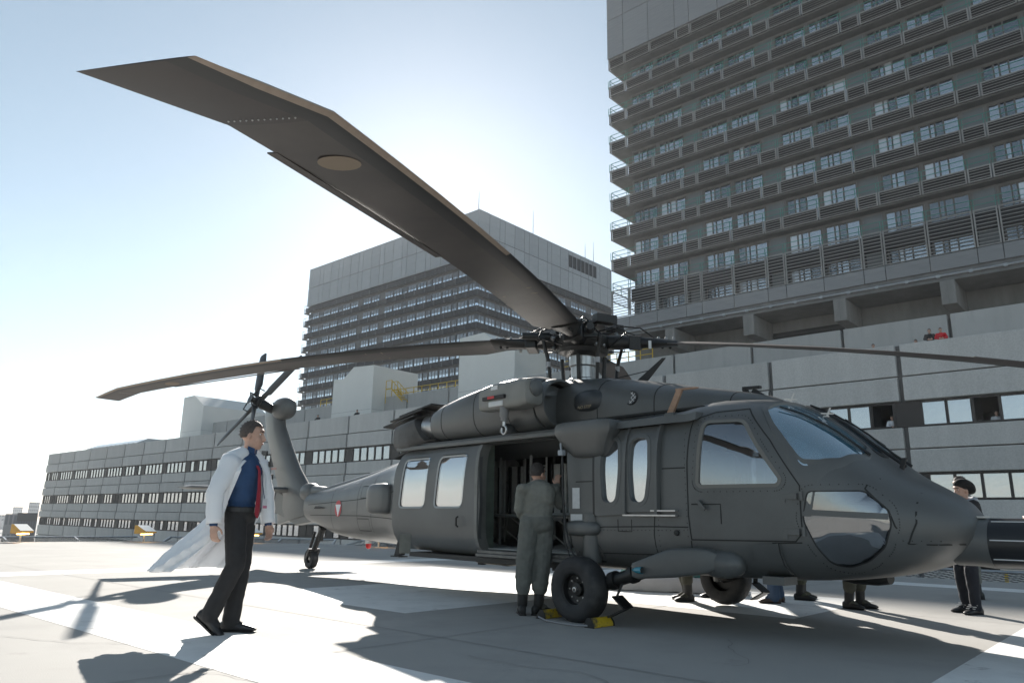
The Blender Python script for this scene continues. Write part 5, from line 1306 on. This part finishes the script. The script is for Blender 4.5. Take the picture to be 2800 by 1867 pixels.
    n = len(me.vertices); co = np.empty(n*3); me.vertices.foreach_get('co',co); co = co.reshape(-1,3)
    # region by nearest bone: 0 skin 1 top 2 trousers
    def seg(P,a,c):
        a = np.array(a); c = np.array(c); d = c-a; tt = np.clip(((P-a)@d)/max(d@d,1e-9),0,1); return np.linalg.norm(P-a-tt[:,None]*d,axis=1)
    def region(P):
        ds = []; ids = []
        def add(a,c,i,off=0): ds.append(seg(P,a,c)-off); ids.append(i)
        add(j['neck'],hc,0,.055); add(HP(0,0,.06),HP(.03,0,-.07),0,.085)
        add(ch-up*.03,hp+up*.12,1,.13); add(j['shR'],j['shL'],1,.06)
        for a in 'RL':
            add(j['sh'+a],j['el'+a],1,.05); e = J.get('sleeve',.94); add(j['el'+a],j['el'+a].lerp(j['wr'+a],e),1,.04); d = (j['wr'+a]-j['el'+a]).normalized(); add(j['wr'+a]+d*.03,j['wr'+a]+Vector(J.get('hand'+a,d)).normalized()*.17,0,.035)
            add(j['hip'+a],j['kn'+a],2,.08); add(j['kn'+a],j['an'+a],2,.06)
        add(hp-up*.03,hp+up*.02,2,.13)
        return np.array(ids)[np.argmin(np.array(ds),axis=0)]
    fc = np.empty(len(me.polygons)*3); me.polygons.foreach_get('center',fc); fc = fc.reshape(-1,3)
    me.polygons.foreach_set('material_index', region(fc)); me.polygons.foreach_set('use_smooth',[True]*len(me.polygons))
    # cloth folds
    fold = style.get('fold',.007)
    if fold:
        rg = region(co); no = np.empty(n*3); me.vertices.foreach_get('normal',no); no = no.reshape(-1,3)
        for i in range(n):
            if rg[i]:
                v = Vector(co[i]); q = mnoise.noise(Vector((v.x*9+3,v.y*9,v.z*13)))*.7+mnoise.noise(Vector((v.x*20,v.y*20+7,v.z*26)))*.3
                co[i] += no[i]*(q*fold)
        me.vertices.foreach_set('co',co.ravel())
    me.update()
    # eyes, brows, mouth
    for e in (-1,1):
        ey = MB().ell(HP(.0695,e*.033,.015),(.009*k,.012*k,.006*k),10,6,0,hr).build('eye', m_eye, t, 60); MB().ell(HP(.0765,e*.033,.015),(.004*k,.006*k,.0055*k),8,6,0,hr).build('pupil', m_pup, ey)
        MB().bar(HP(.088,e*.016,.036),HP(.074,e*.054,.038),.008*k,.008*k).build('eyebrow', style.get('hair',m_hair), t)
    MB().ell(HP(.090,0,-.065),(.008*k,.022*k,.006*k),10,6,0,hr).build('mouth', m_lip, t)
    # hair: skull cap cut above the face
    if style.get('hair') is not None:
        hb = MB(); rings = []
        for i in range(9):
            ph = R(-28+i*14.7); ring_ = []
            for q in range(24):
                a = 2*math.pi*q/24; ca = math.cos(a)
                lim = R(30) if ca > .45 else (R(-6) if ca > -.05 else R(-30)); p_ = max(ph, lim)
                rr_ = .975+.05*mnoise.noise(Vector((q*1.7,i*1.3,2.0)))
                ring_.append(HP(-.014+.108*math.cos(p_)*ca*rr_, .085*math.cos(p_)*math.sin(a)*rr_, .030+.108*math.sin(p_)))
            rings.append(ring_)
        hb.loft(rings); rn = random.Random(len(label))
        for q in range(900):      # short strands so that the outline is not a shell
            i = rn.randrange(1,8); k_ = rn.randrange(24); p_ = Vector(rings[i][k_]).lerp(Vector(rings[i][(k_+1)%24]),rn.random()); nr = (p_-HP(-.014,0,.03)).normalized()
            dd = (nr*rn.uniform(.25,.9)+hr@Vector((rn.uniform(-.9,.5),rn.uniform(-.5,.5),rn.uniform(-.5,.7)))).normalized(); sd_ = nr.cross(dd)
            if sd_.length < 1e-4: continue
            sd_ = sd_.normalized()*.0022; p_ = p_-nr*.004; L_ = rn.uniform(.010,.022); hb.add([p_-sd_,p_+sd_,p_+dd*L_],[(0,1,2)])
        hb.build('hair', style['hair'], t, 60)
    # shoes
    for a in 'RL':
        an,toe = j['an'+a],j['toe'+a]; d = (toe-an); hl = an-Vector((d.x,d.y,0)).normalized()*.055
        sole = min(an.z,toe.z)
        fwd = Vector((d.x,d.y,0)).normalized(); sd = up.cross(fwd); sb = MB(); rings = []
        heel = an-d.normalized()*.0+Vector((0,0,0))
        # foot frame follows the pitch of the ankle->toe line
        pitch = J.get('pitch'+a,0.0); fd = (fwd*math.cos(pitch)-up*math.sin(pitch)); fu = (fwd*math.sin(pitch)+up*math.cos(pitch)); base = an-fu*.085
        for x,w,h0,h1 in ((-.085,.012,.03,.06),(-.075,.034,.0,.085),(-.03,.040,.0,.115),(.03,.038,.004,.10),(.09,.044,.008,.075),(.14,.046,.006,.062),(.18,.038,.008,.05),(.205,.015,.015,.035)):
            x *= style.get('foot',1.0); L = []
            for q in range(14):
                a_ = 2*math.pi*q/14; c_,s_ = math.cos(a_),math.sin(a_)
                L.append(base+fd*x+sd*w*(abs(c_)**.7)*(1 if c_>0 else -1)+fu*((h0+h1)/2+(h1-h0)/2*(abs(s_)**.7)*(1 if s_>0 else -1)))
            rings.append(L)
        sb.loft(rings)
        if style.get('boots'): cap(sb, base+fu*.10, .056, base+fu*.10+(j['kn'+a]-an).normalized()*.16, .060)
        sh = sb.build('shoe' if not style.get('boots') else 'boot', style.get('shoe',m_shoe), t, 50, True)
        so = MB(); so.loft([[base+fd*x*style.get('foot',1.0)+sd*w*c-fu*hh for c in (-1,1)]+[base+fd*x*style.get('foot',1.0)+sd*w*c+fu*.006 for c in (1,-1)] for x,w,hh in ((-.088,.020,.012),(-.07,.038,.012),(0,.036,.010),(.09,.047,.006),(.15,.047,.004),(.205,.02,.002))]); so.build('sole', m_boot, sh)
    return t, j, HP, hr
def stand(O, ang, h=1.75, arms='down', lean=0.0, spread=.10, look=None):
    """joints of a standing figure facing ang (radians)"""
    O = Vector(O); f = Vector((math.cos(ang),math.sin(ang),0)); l = Vector((-f.y,f.x,0)); k = h/1.75
    def P(a,b,c): return O+f*(a*k)+l*(b*k)+Vector((0,0,c*k))
    J = {}
    for s,e in (('L',1),('R',-1)):
        st = .05*e; J['an'+s] = P(st*.6,e*spread,.085); J['toe'+s] = P(st*.6+.15,e*(spread+.03),.03); J['kn'+s] = P(.03+st*.3,e*(spread+.005),.49); J['hip'+s] = P(0,e*.095,.92)
        J['sh'+s] = P(.02+lean*.5,e*.185,1.42-abs(lean)*.08)
        if arms == 'down': J['el'+s] = P(-.02+lean*.4,e*.25,1.13); J['wr'+s] = P(.06+lean*.4,e*.25,.87)
        elif arms == 'front': J['el'+s] = P(.05+lean*.6,e*.24,1.14); J['wr'+s] = P(.26+lean*.7,e*.12,1.12)
        elif arms == 'ledge': J['el'+s] = P(.16+lean,e*.27,1.16); J['wr'+s] = P(.33+lean,e*.10,1.10)
    J['neck'] = P(.03+lean*.6,0,1.52-abs(lean)*.10); J['head'] = P(.06+lean*.75,0,1.635-abs(lean)*.12)
    J['fwd'] = f; J['face'] = Vector((math.cos(look),math.sin(look),-.08)) if look is not None else f
    return J
# ---------------------------------------------------------------- the doctor, mid-stride
m_coat = bpy.data.materials.new('lab_coat'); m_coat.use_nodes = True
_n = m_coat.node_tree; _p = _n.nodes['Principled BSDF']; _p.inputs['Base Color'].default_value = (.92,.93,.95,1); _p.inputs['Roughness'].default_value = .8
_tr = _n.nodes.new('ShaderNodeBsdfTranslucent'); _tr.inputs[0].default_value = (.80,.82,.86,1); _mx = _n.nodes.new('ShaderNodeMixShader'); _mx.inputs[0].default_value = .16
_n.links.new(_p.outputs[0],_mx.inputs[1]); _n.links.new(_tr.outputs[0],_mx.inputs[2]); _n.links.new(_mx.outputs[0],_n.nodes['Material Output'].inputs[0])
_tc = _n.nodes.new('ShaderNodeTexCoord'); _nz = _n.nodes.new('ShaderNodeTexNoise'); _nz.inputs['Scale'].default_value = 7; _bp = _n.nodes.new('ShaderNodeBump'); _bp.inputs['Strength'].default_value = .25; _bp.inputs['Distance'].default_value = .02
_n.links.new(_tc.outputs['Object'],_nz.inputs['Vector']); _n.links.new(_nz.outputs['Fac'],_bp.inputs['Height']); _n.links.new(_bp.outputs[0],_p.inputs['Normal'])
m_shirt = mat('shirt_blue', (.022,.065,.16), .8, var=.15, scale=9)
m_trou = mat('trousers_black', (.022,.022,.024), .85, var=.25, scale=12)
DO = Vector((-1.197,-4.518,0)); dW = Vector((CAM.x-DO.x,CAM.y-DO.y,0)).normalized(); dU = Vector((-dW.y,dW.x,0)); 
def DP(x, y, w=0.0):
    v = (1530-y)/608; u = (x-370-(1530-y)*.10)/608; return DO+dU*u+dW*w+Vector((0,0,v))
df = (dU*.80+dW*.60).normalized(); dr = -Vector((-df.y,df.x,0))
J = dict(head=DP(472,478), neck=DP(455,555), shR=DP(362,625,.16), shL=DP(495,628,-.10),
    elR=DP(278,805,.30), wrR=DP(272,968,.33), elL=DP(540,800,-.13), wrL=DP(550,965,-.08),
    hipR=DP(380,915,.06), hipL=DP(430,915,-.06), knR=DP(378,1180,.10), knL=DP(405,1190,-.08), anR=DP(250,1432,.08), anL=DP(352,1478,-.06),
    toeR=DP(300,1515,.12), toeL=DP(430,1512,-.02), fwd=df, face=dU*.97+dW*.26+Vector((0,0,-.03)), pitchR=R(38), pitchL=R(0),
    handR=Vector((0,0,-1))+df*.15, handL=Vector((0,0,-1))+df*.25, palmR=-dr*-1*-1, palmL=dr, thumbR=df, thumbL=df, sleeve=.97)
J['palmR'] = -dr
doc, dj, HPd, hrd = person('man in white coat, blue shirt and red tie walking towards the helicopter', DO, J,
    dict(mats=[m_skin,m_shirt,m_trou], hair=m_hair, loose=.002, legloose=.020, fold=.008, leg=(.090,.066,.046), curl=.55, head=1.06, foot=1.12), vox=.0085)
# coat: open sheet round the torso, blown back to the left
def coat_pt(th, v):
    """th degrees from straight ahead, clockwise over his right side; v height"""
    top = 1.50; q = max(0,(1.12-v)); 
    wid = .205+.02*min(1,max(0,(1.5-v)/.5))+.06*q; dep = .150+.02*min(1,max(0,(1.5-v)/.5))+.06*q
    if v > 1.40: k = (v-1.40)/.10; wid *= 1-.45*k*k; dep *= 1-.25*k
    th0 = float(np.interp(v,[.5,.9,1.1,1.37,1.5],[60,86,86,62,42])); fr_ = (th-34)/292; th = th0+fr_*(326-th0); a = R(th); vec = df*(dep*math.cos(a))+dr*(wid*math.sin(a))
    hip = (dj['hipR']+dj['hipL'])/2; chs = (dj['shR']+dj['shL'])/2; t = min(1,max(0,(v-.95)/.5)); c = hip.lerp(chs,t); c = Vector((c.x,c.y,0))
    back = .5-.5*math.cos(R(min(max(th-30,0),300)))      # 0 at the right front edge, 1 at the back
    sh = np.interp(fr_,[0,.8,1],[.46,.46,.30]); fl = sh*(q/.62)**np.interp(fr_,[0,.2,.45,.8,1],[2.0,1.25,.95,.95,1.3])
    fold = .05*math.sin(th*.13+q*2.5)*min(1,q*2.2)+.022*math.sin(th*.31+v*7)*min(1,.3+q*2)+.010*math.sin(th*.23+v*9)
    drop = 0
    if th > 230: drop = .10*(th-230)/95
    return c+vec*(1+fold*3)-dU*fl+Vector((0,0,v+drop*.3*min(1,q*2)+.06*fl))
ths = [34+i*(292/48) for i in range(49)]; vsn = [.50+i*(1.0/34) for i in range(35)]
cb = MB(); n = len(ths)
for v in vsn:
    op = 0 if v < 1.1 else (v-1.1)/.4
    cb.v += [tuple(coat_pt(34+(th-34)*(1)+0, v)) for th in ths]
for i in range(len(vsn)-1):
    for k in range(n-1): cb.f.append((i*n+k,i*n+k+1,(i+1)*n+k+1,(i+1)*n+k)); cb.mi.append(0)
# shoulders and sleeves
def sleeve(b, a, e, w, ra, re, rw, seed):
    pts = []; rad = []
    for i in range(13):
        t = i/12; p = a.lerp(e,t*2) if t < .5 else e.lerp(w,(t-.5)*2); r = ra+(re-ra)*t*2 if t < .5 else re+(rw-re)*(t-.5)*2
        pts.append(p); rad.append(r*(1+.06*math.sin(i*2.1+seed)))
    b.tube(pts, rad, 18, False)
sleeve(cb, dj['shR']+Vector((0,0,.012)), dj['elR'], dj['wrR']+Vector((0,0,.005)), .085,.070,.058,0)
sleeve(cb, dj['shL']+Vector((0,0,.012)), dj['elL'], dj['wrL']+Vector((0,0,.005)), .085,.070,.056,2)
for a in ('R','L'): cb.ell(dj['sh'+a]+Vector((0,0,-.005)),(.087,.087,.082),14,10)
cap(cb, dj['shR']+Vector((0,0,.008)),.080, (dj['shR']+dj['neck'])/2+Vector((0,0,.005)),.068); cap(cb, dj['shL']+Vector((0,0,.008)),.078,(dj['shL']+dj['neck'])/2+Vector((0,0,.005)),.066)
coat = cb.build('lab_coat', m_coat, doc, 70)
sm = coat.modifiers.new('sol','SOLIDIFY'); sm.thickness = .006
# lapels
for e in (1,-1):
    lp = MB(); P0 = dj['neck']-df*.05+(dr*.075 if e>0 else -dr*.07)+Vector((0,0,.01)); P1 = coat_pt(34 if e>0 else 326,1.40)+df*.02; P2 = coat_pt(38 if e>0 else 322,1.12)+df*.008; P3 = coat_pt(62 if e>0 else 300,1.36)+df*.03+(dr if e>0 else -dr)*.012; P4 = coat_pt(66 if e>0 else 296,1.43)+(dr if e>0 else -dr)*.01
    lp.add([P0,P1,P2,P3,P4],[(0,1,3,4),(1,2,3)]); o = lp.build('lapel', m_coat, coat); q = o.modifiers.new('s','SOLIDIFY'); q.thickness = .008
# shirt collar, tie, belt, badge
hipc = (dj['hipR']+dj['hipL'])/2; chc = (dj['shR']+dj['shL'])/2
def front(v, off=0.0, lat=0.0):
    c = hipc.lerp(chc, (v-hipc.z)/(chc.z-hipc.z)); dep = .138+.006*math.sin((v-.95)*5)
    if v > 1.40: dep -= (v-1.40)*.55
    return Vector((c.x,c.y,v))+df*(dep+off)+dr*lat
nk = dj['neck']+df*.055
tie = MB(); rows = [(1.452,.020),(1.43,.024),(1.405,.017),(1.36,.022),(1.25,.028),(1.15,.033),(1.06,.038),(1.02,.036),(.985,.004)]
L = [[front(v,.020+.010*(v<1.3),-w-.004),front(v,.034+.010*(v<1.3),-.004),front(v,.020+.010*(v<1.3),w-.004),front(v,.012+.010*(v<1.3),-.004)] for v,w in rows]
tie.loft(L); tie.build('necktie', mat('tie_red',(.30,.012,.03),.6,var=.2,scale=20), doc, 30, True)
for e in (-1,1):
    MB().prism([(0,0),(1,0),(1,1),(0,1)],lambda a,c: dj['neck']+df*(.052-.03*a)+dr*e*(.01+.055*a)+Vector((0,0,-.045+.05*c+.02*a)),lambda a,c: dj['neck']+df*(.064-.03*a)+dr*e*(.012+.058*a)+Vector((0,0,-.045+.05*c+.02*a))).build('collar', m_shirt, doc)
bl = MB(); L = []
for k in range(28):
    a = 2*math.pi*k/28; c0 = Vector((hipc.x,hipc.y,1.055)); d_ = df*(.145*math.cos(a))+dr*(.178*math.sin(a)); nrm = (df*math.cos(a)/.145+dr*math.sin(a)/.178).normalized()
    L.append((c0+d_, c0+d_+nrm*.012))
for k in range(28):
    (a0,a1),(b0,b1) = L[k],L[(k+1)%28]; z = Vector((0,0,.019)); bl.add([a1-z,b1-z,b1+z,a1+z,a0-z,b0-z,b0+z,a0+z],[(0,1,2,3),(3,2,6,7),(4,5,1,0)])
belt = bl.build('belt', m_shoe, doc)
c0 = Vector((hipc.x,hipc.y,1.055))+df*.164; MB().obox(c0,df*.004,dr*.028,Vector((0,0,.022))).build('buckle', m_steel, belt)
MB().obox(c0+df*.003,df*.004,dr*.020,Vector((0,0,.014))).build('buckle_gap', m_shoe, belt)
lan = MB().tube([front(1.44,.02,-.06),front(1.30,.028,-.045),front(1.16,.035,-.085)],.004,6).build('lanyard', mat('lanyard_blue',(.02,.03,.08),.6), doc)
MB().obox(front(1.12,.035,-.095),df*.003,dr*.032,Vector((0,0,.042))).build('badge', mat('badge_white',(.7,.7,.72),.4), doc)
MB().obox(front(1.085,.039,-.095),df*.001,dr*.030,Vector((0,0,.012))).build('badge_stripe', mat('badge_pink',(.6,.2,.3),.4), doc)
pk = MB().obox(coat_pt(75,1.02)+dr*.012,df*.07,dr*.004,Vector((0,0,.08))).build('coat_pocket', m_coat, coat)
# ---------------------------------------------------------------- crewman at the cabin door
m_flight = mat('flight_suit', (.20,.20,.175), .9, var=.25, scale=9, col2=(.15,.152,.135))
CO = Vector((-.70,-1.40,0)); cW = Vector((CAM.x-CO.x,CAM.y-CO.y,0)).normalized(); cU = Vector((-cW.y,cW.x,0))
def CP(x, y, w=0.0):
    v = (1515-y)/515; u = (x-850-(1515-y)*.012)/515; return CO+cU*u+cW*w+Vector((0,0,v))
cf = (-cW*.86+cU*.42).normalized(); cl = Vector((-cf.y,cf.x,0))
J = dict(head=CP(893,725,-.12), neck=CP(885,775,-.07), shL=CP(800,815,.02), shR=CP(985,815,-.10), elL=CP(778,930,-.02), wrL=CP(815,1010,-.22), elR=CP(1025,900,-.16), wrR=CP(1008,785,-.22),
    hipL=CP(840,1010,.02), hipR=CP(930,1010,-.04), knL=CP(812,1250,.04), knR=CP(912,1250,-.01), anL=CP(800,1465,.04), anR=CP(892,1465,.02), toeL=CP(790,1490,-.10), toeR=CP(950,1490,-.08),
    fwd=cf, face=cf*.9+cU*.35, handR=Vector((0,0,1))+cf*.1, palmR=cf, thumbR=-cU, handL=cf, sleeve=.95)
crew,_,_,_ = person('crewman in olive flight suit leaning in at the open cabin door', CO, J, dict(mats=[m_skin,m_flight,mat('flight_trousers',(.15,.155,.14),.9,var=.25,scale=9)], hair=mat('hair_grey',(.06,.05,.045),.7,var=.5,scale=60), loose=.012, legloose=.034, fold=.014, bulk=1.12, boots=True, shoe=m_boot, curl=.8), vox=.0095)
MB().obox(CP(935,1130,.10),cU*.06,cW*.006,Vector((0,0,.10))).build('thigh_pocket', MATS['flight_trousers'], crew, bevel=.01)
for a in ('anL','anR'):
    p = Vector(J[a])-CO; MB().lathe([(.060,.155),(.074,.17),(.078,.22),(.070,.27)],p,(0,0,1),16,False).build('trouser_cuff', MATS['flight_trousers'], crew, 50)
# ---------------------------------------------------------------- people by the nose
m_jean = mat('jeans_dark', (.010,.013,.022), .85, var=.2, scale=10); m_jackb = mat('jacket_black', (.022,.022,.024), .8, var=.3, scale=12)
wo_at = Vector((2.20,3.30,0)); toward_left = math.atan2(-.66*.9-.3,-.75*.9+.1)
aw = math.atan2(-.75,-.66)
w_, wj, HPw, hrw = person('woman in black beret, dark jacket and jeans standing beyond the nose', wo_at, stand(wo_at, aw+.15, 1.60, 'front', -.16, .115, aw+.1),
    dict(mats=[m_skin,m_jackb,m_jean], hair=m_hair, loose=.028, legloose=.012, fold=.012, shoe=m_shoe), None)
bt = MB(); tl = hrw @ Matrix.Rotation(R(-24),3,'Y')
bt.ell(HPw(-.050,0,.052),(.135,.103,.092),20,14,0,tl); bt.ell(HPw(-.105,0,.010),(.075,.085,.065),16,10,0,tl); bt.ell(HPw(.0,0,.060),(.092,.086,.062),16,10,0,tl)
bo_ = bt.build('beret', mat('beret_black',(.006,.006,.006),.95), w_); bo_.modifiers.new('r','REMESH').mode = 'VOXEL'; bo_.modifiers['r'].voxel_size = .01; bo_.modifiers.new('s','SMOOTH').iterations = 4
bpy.context.view_layer.update(); bake(bo_, smooth=60)
hd = MB(); P = (wj['neck']); hd.tube([P+hrw@Vector((.10*math.cos(a)-.03,.105*math.sin(a),-.035-.02*math.cos(a))) for a in [2*math.pi*k/20 for k in range(21)]],.038,10,False); hd.build('hood', mat('hood_grey',(.40,.42,.46),.9,var=.25,scale=25), w_, 60)
for a in 'RL':
    for k in range(3):
        q = wj['toe'+a].lerp(wj['an'+a],.30+.16*k); MB().obox(q+Vector((0,0,.028+.012*k)),(0.05,0,0),(0,.006,0),(0,0,.004)).build('shoe_stripe', m_eye, w_)
mb_at = Vector((1.56,5.6,0))
person('man in olive fatigues half hidden behind the woman in the beret', mb_at, stand(mb_at, aw-.3, 1.78, 'down', 0, .13, aw), dict(mats=[m_skin,m_flight,m_flight], hair=m_hair, loose=.02, legloose=.028, fold=.012, boots=True, shoe=m_boot), None)
re_at = Vector((3.74,1.42,0))
person('person in black jacket at the right edge beside the radome', re_at, stand(re_at, aw-.5, 1.74, 'front', 0, .12, aw), dict(mats=[m_skin,m_jackb,m_jean], hair=m_hair, loose=.035, legloose=.014, fold=.014), None)
# ---------------------------------------------------------------- people beyond the fuselage, legs showing under it
m_camo = mat('camouflage', (.085,.085,.055), .9, scale=14, col2=(.035,.04,.03)); m_jblue = mat('jeans_blue', (.05,.085,.15), .85, var=.3, scale=8)
m_ol = mat('olive_trousers', (.065,.065,.05), .9, var=.2, scale=8)
for lab,at,ang,st in (('person in blue jeans and brown shoes standing behind the cockpit',(.16,2.30,0),aw-.3,dict(mats=[m_skin,m_jackb,m_jblue],shoe=mat('shoe_brown',(.05,.032,.025),.5),legloose=.026)),
    ('person in camouflage trousers standing behind the one in jeans',(.12,3.05,0),aw+2.9,dict(mats=[m_skin,m_camo,m_camo],boots=True,shoe=m_boot,legloose=.026)),
    ('person in olive trousers and black boots seen under the cockpit door',(1.10,2.55,0),aw+2.4,dict(mats=[m_skin,m_ol,m_ol],boots=True,shoe=m_boot,legloose=.030)),
    ('soldier in olive trousers standing beside the far main wheel',(-.66,1.45,0),aw+.1,dict(mats=[m_skin,m_ol,m_ol],boots=True,shoe=m_boot,legloose=.026)),
    ('helper in dark trousers bending over the sheet behind the far wheel',(-.62,2.1,0),aw+.4,dict(mats=[m_skin,m_jackb,m_trou],shoe=m_shoe,legloose=.024))):
    at = Vector(at); J = stand(at, ang, 1.74 if 'helper' not in lab else 1.70, 'front', .0, .12)
    st = dict(hair=m_hair, loose=.02, fold=.01, **st); person(lab, at, J, st, vox=.014)
# ---------------------------------------------------------------- onlookers on the roof and in the windows
m_red = mat('jacket_red', (.55,.02,.03), .8); m_wht = mat('shirt_white', (.72,.74,.78), .8)
def onlook(label, s, D, z, top, look, hairm=m_hair, h=1.72):
    at = F(s,D,z); a = math.atan2(-E2.y,-E2.x)+look
    J = stand(at, a, h, 'ledge', .12, .1, a)
    person(label, at, J, dict(mats=[m_skin,top,m_trou], hair=hairm, loose=.02, legloose=.02, fold=0), 'onlookers at the hospital', vox=.016)
zr = 10.0-1.02/K
onlook('onlooker in a red jacket leaning on the podium parapet', -7.56,40.45,zr,m_red,.2)
onlook('dark-haired onlooker in black leaning beside the red jacket', -8.05,40.45,zr+.02,m_jackb,.2)
onlook('onlooker resting low on the parapet left of the pair', -10.75,40.5,zr-.36,m_jackb,.5)
onlook('onlooker peering over the parapet just left of the black-clad one', -8.7,40.5,zr-.42,m_jackb,.1)
onlook('onlooker at the distant parapet near the tail fin', -60.5,40.5,zr-.1,m_jackb,.3)
onlook('second onlooker at the distant parapet near the exhaust', -54.4,40.5,zr-.12,m_jackb,.3)
onlook('man in white shirt at the open upper window right of the cockpit', -10.2,40.55,5.85-1.02/K,m_wht,.3)
onlook('man in white coat at the far right open window', -5.78,40.9,5.85-1.10/K,m_wht,.3)
# ================================================================ SMALL THINGS
m_chock = mat('chock_yellow', (.62,.42,.015), .6, var=.25, scale=10, dirt=(.10,.08,.04), dirt_scale=9, dirt_lo=.5, dirt_hi=.62)
def chock(label, x, y, rz):
    t = thing('wheel_chock', label, 'wheel chock', (x,y,0), rz, 'yellow wheel chocks')
    prof = [(-.055,.0),(.055,.0),(.06,.03),(.03,.085),(-.01,.09),(-.05,.035)]
    MB().prism(prof, lambda a,z:(a,-.16,z), lambda a,z:(a,.16,z)).build('block', m_chock, t, bevel=.012)
    for e in (-1,1): MB().prism([(q[0]*1.04,q[1]*1.04) for q in prof], lambda a,z:(a,e*.161,z), lambda a,z:(a,e*.175,z)).build('end_cap', m_dark, t)
    return t
chock('dirty yellow wheel chock behind the near main wheel', -.405,-1.39,R(8))
chock('dirty yellow wheel chock in front of the near main wheel', .375,-1.47,R(185))
r_ = MB().tube([(-.40,-1.57,.02),(-.2,-1.66,.012),(.05,-1.70,.012),(.25,-1.68,.012),(.37,-1.64,.02)],.010,8).build('chock_rope', mat('rope_grey',(.28,.28,.29),.9), None, 60)
tag(r_,'grey rope lying between the two yellow wheel chocks','rope')
# stretcher with sheet and teal blankets beyond the fuselage
so = Vector((-1.75,2.55,0)); st_ = thing('stretcher', 'white-sheeted stretcher with teal blankets on the ground beyond the helicopter', 'stretcher', so, R(30))
def drape(name, x0,x1,y0,y1,h,m,seed,amp=.05,spill=.12):
    b = MB(); nx,ny = 26,14
    for i in range(nx+1):
        for k in range(ny+1):
            u,v = i/nx,k/ny; x = x0+(x1-x0)*u; y = y0+(y1-y0)*v
            e = min(u,1-u,v,1-v); z = h*min(1,e/.12)**.6+amp*abs(mnoise.noise(Vector((x*5+seed,y*5,seed))))*(.4+e*3 if e<.2 else 1)+.012
            x += .05*mnoise.noise(Vector((y*4,seed,u*3))); y += .05*mnoise.noise(Vector((x*4,seed+4,v*3))); b.v.append((x,y,z))
    for i in range(nx):
        for k in range(ny): a = i*(ny+1)+k; b.f.append((a,a+ny+1,a+ny+2,a+1)); b.mi.append(0)
    o = b.build(name,m,st_,70); q = o.modifiers.new('s','SOLIDIFY'); q.thickness = .008; return o
drape('sheet',-1.0,1.15,-.45,.45,.20,mat('sheet_white',(.62,.60,.60),.85,var=.1,scale=4),1.0,.09)
m_teal = mat('blanket_teal',(.05,.16,.16),.9,var=.3,scale=6)
o = drape('blanket',.05,.95,-.30,.30,.16,m_teal,5.0,.08); o.location.z = .20
o = drape('blanket',-.75,-.15,-.25,.3,.16,mat('blanket_pale',(.22,.40,.40),.9,var=.4,scale=8),9.0,.12); o.location.z = .20
# yellow fence and galvanised rail beyond the pad on the right
yf = thing('yellow_barrier', 'yellow tubular barrier with mesh beyond the pad at the right', 'barrier', G(-3.2,21.0,-1.4), EA)
for x in (0,1.5,3.0,4.5,6): MB().bar((x,0,0),(x,0,1.5),.07,.07).build('post', m_yellow, yf)
for z in (.35,.9,1.45): MB().bar((0,0,z),(6,0,z),.06,.05).build('rail', m_yellow, yf)
b = MB()
for i in range(60): b.bar((i*.1,0.01,.35),(i*.1,.01,1.45),.008,.008)
stuff(b.build('mesh_infill', m_pipe, yf))
# ================================================================ AIR
hm = bpy.data.materials.new('haze_air'); hm.use_nodes = True; hn = hm.node_tree; hn.nodes.remove(hn.nodes['Principled BSDF'])
pv = hn.nodes.new('ShaderNodeVolumePrincipled'); pv.inputs['Color'].default_value = (.93,.96,1,1); pv.inputs['Density'].default_value = .00028; pv.inputs['Anisotropy'].default_value = .25
hn.links.new(pv.outputs[0], hn.nodes['Material Output'].inputs['Volume'])
hz_ = MB().box(-1600,1600,-1600,1600,-15,HZ(66.6)+3).build('haze', hm); stuff(hz_)
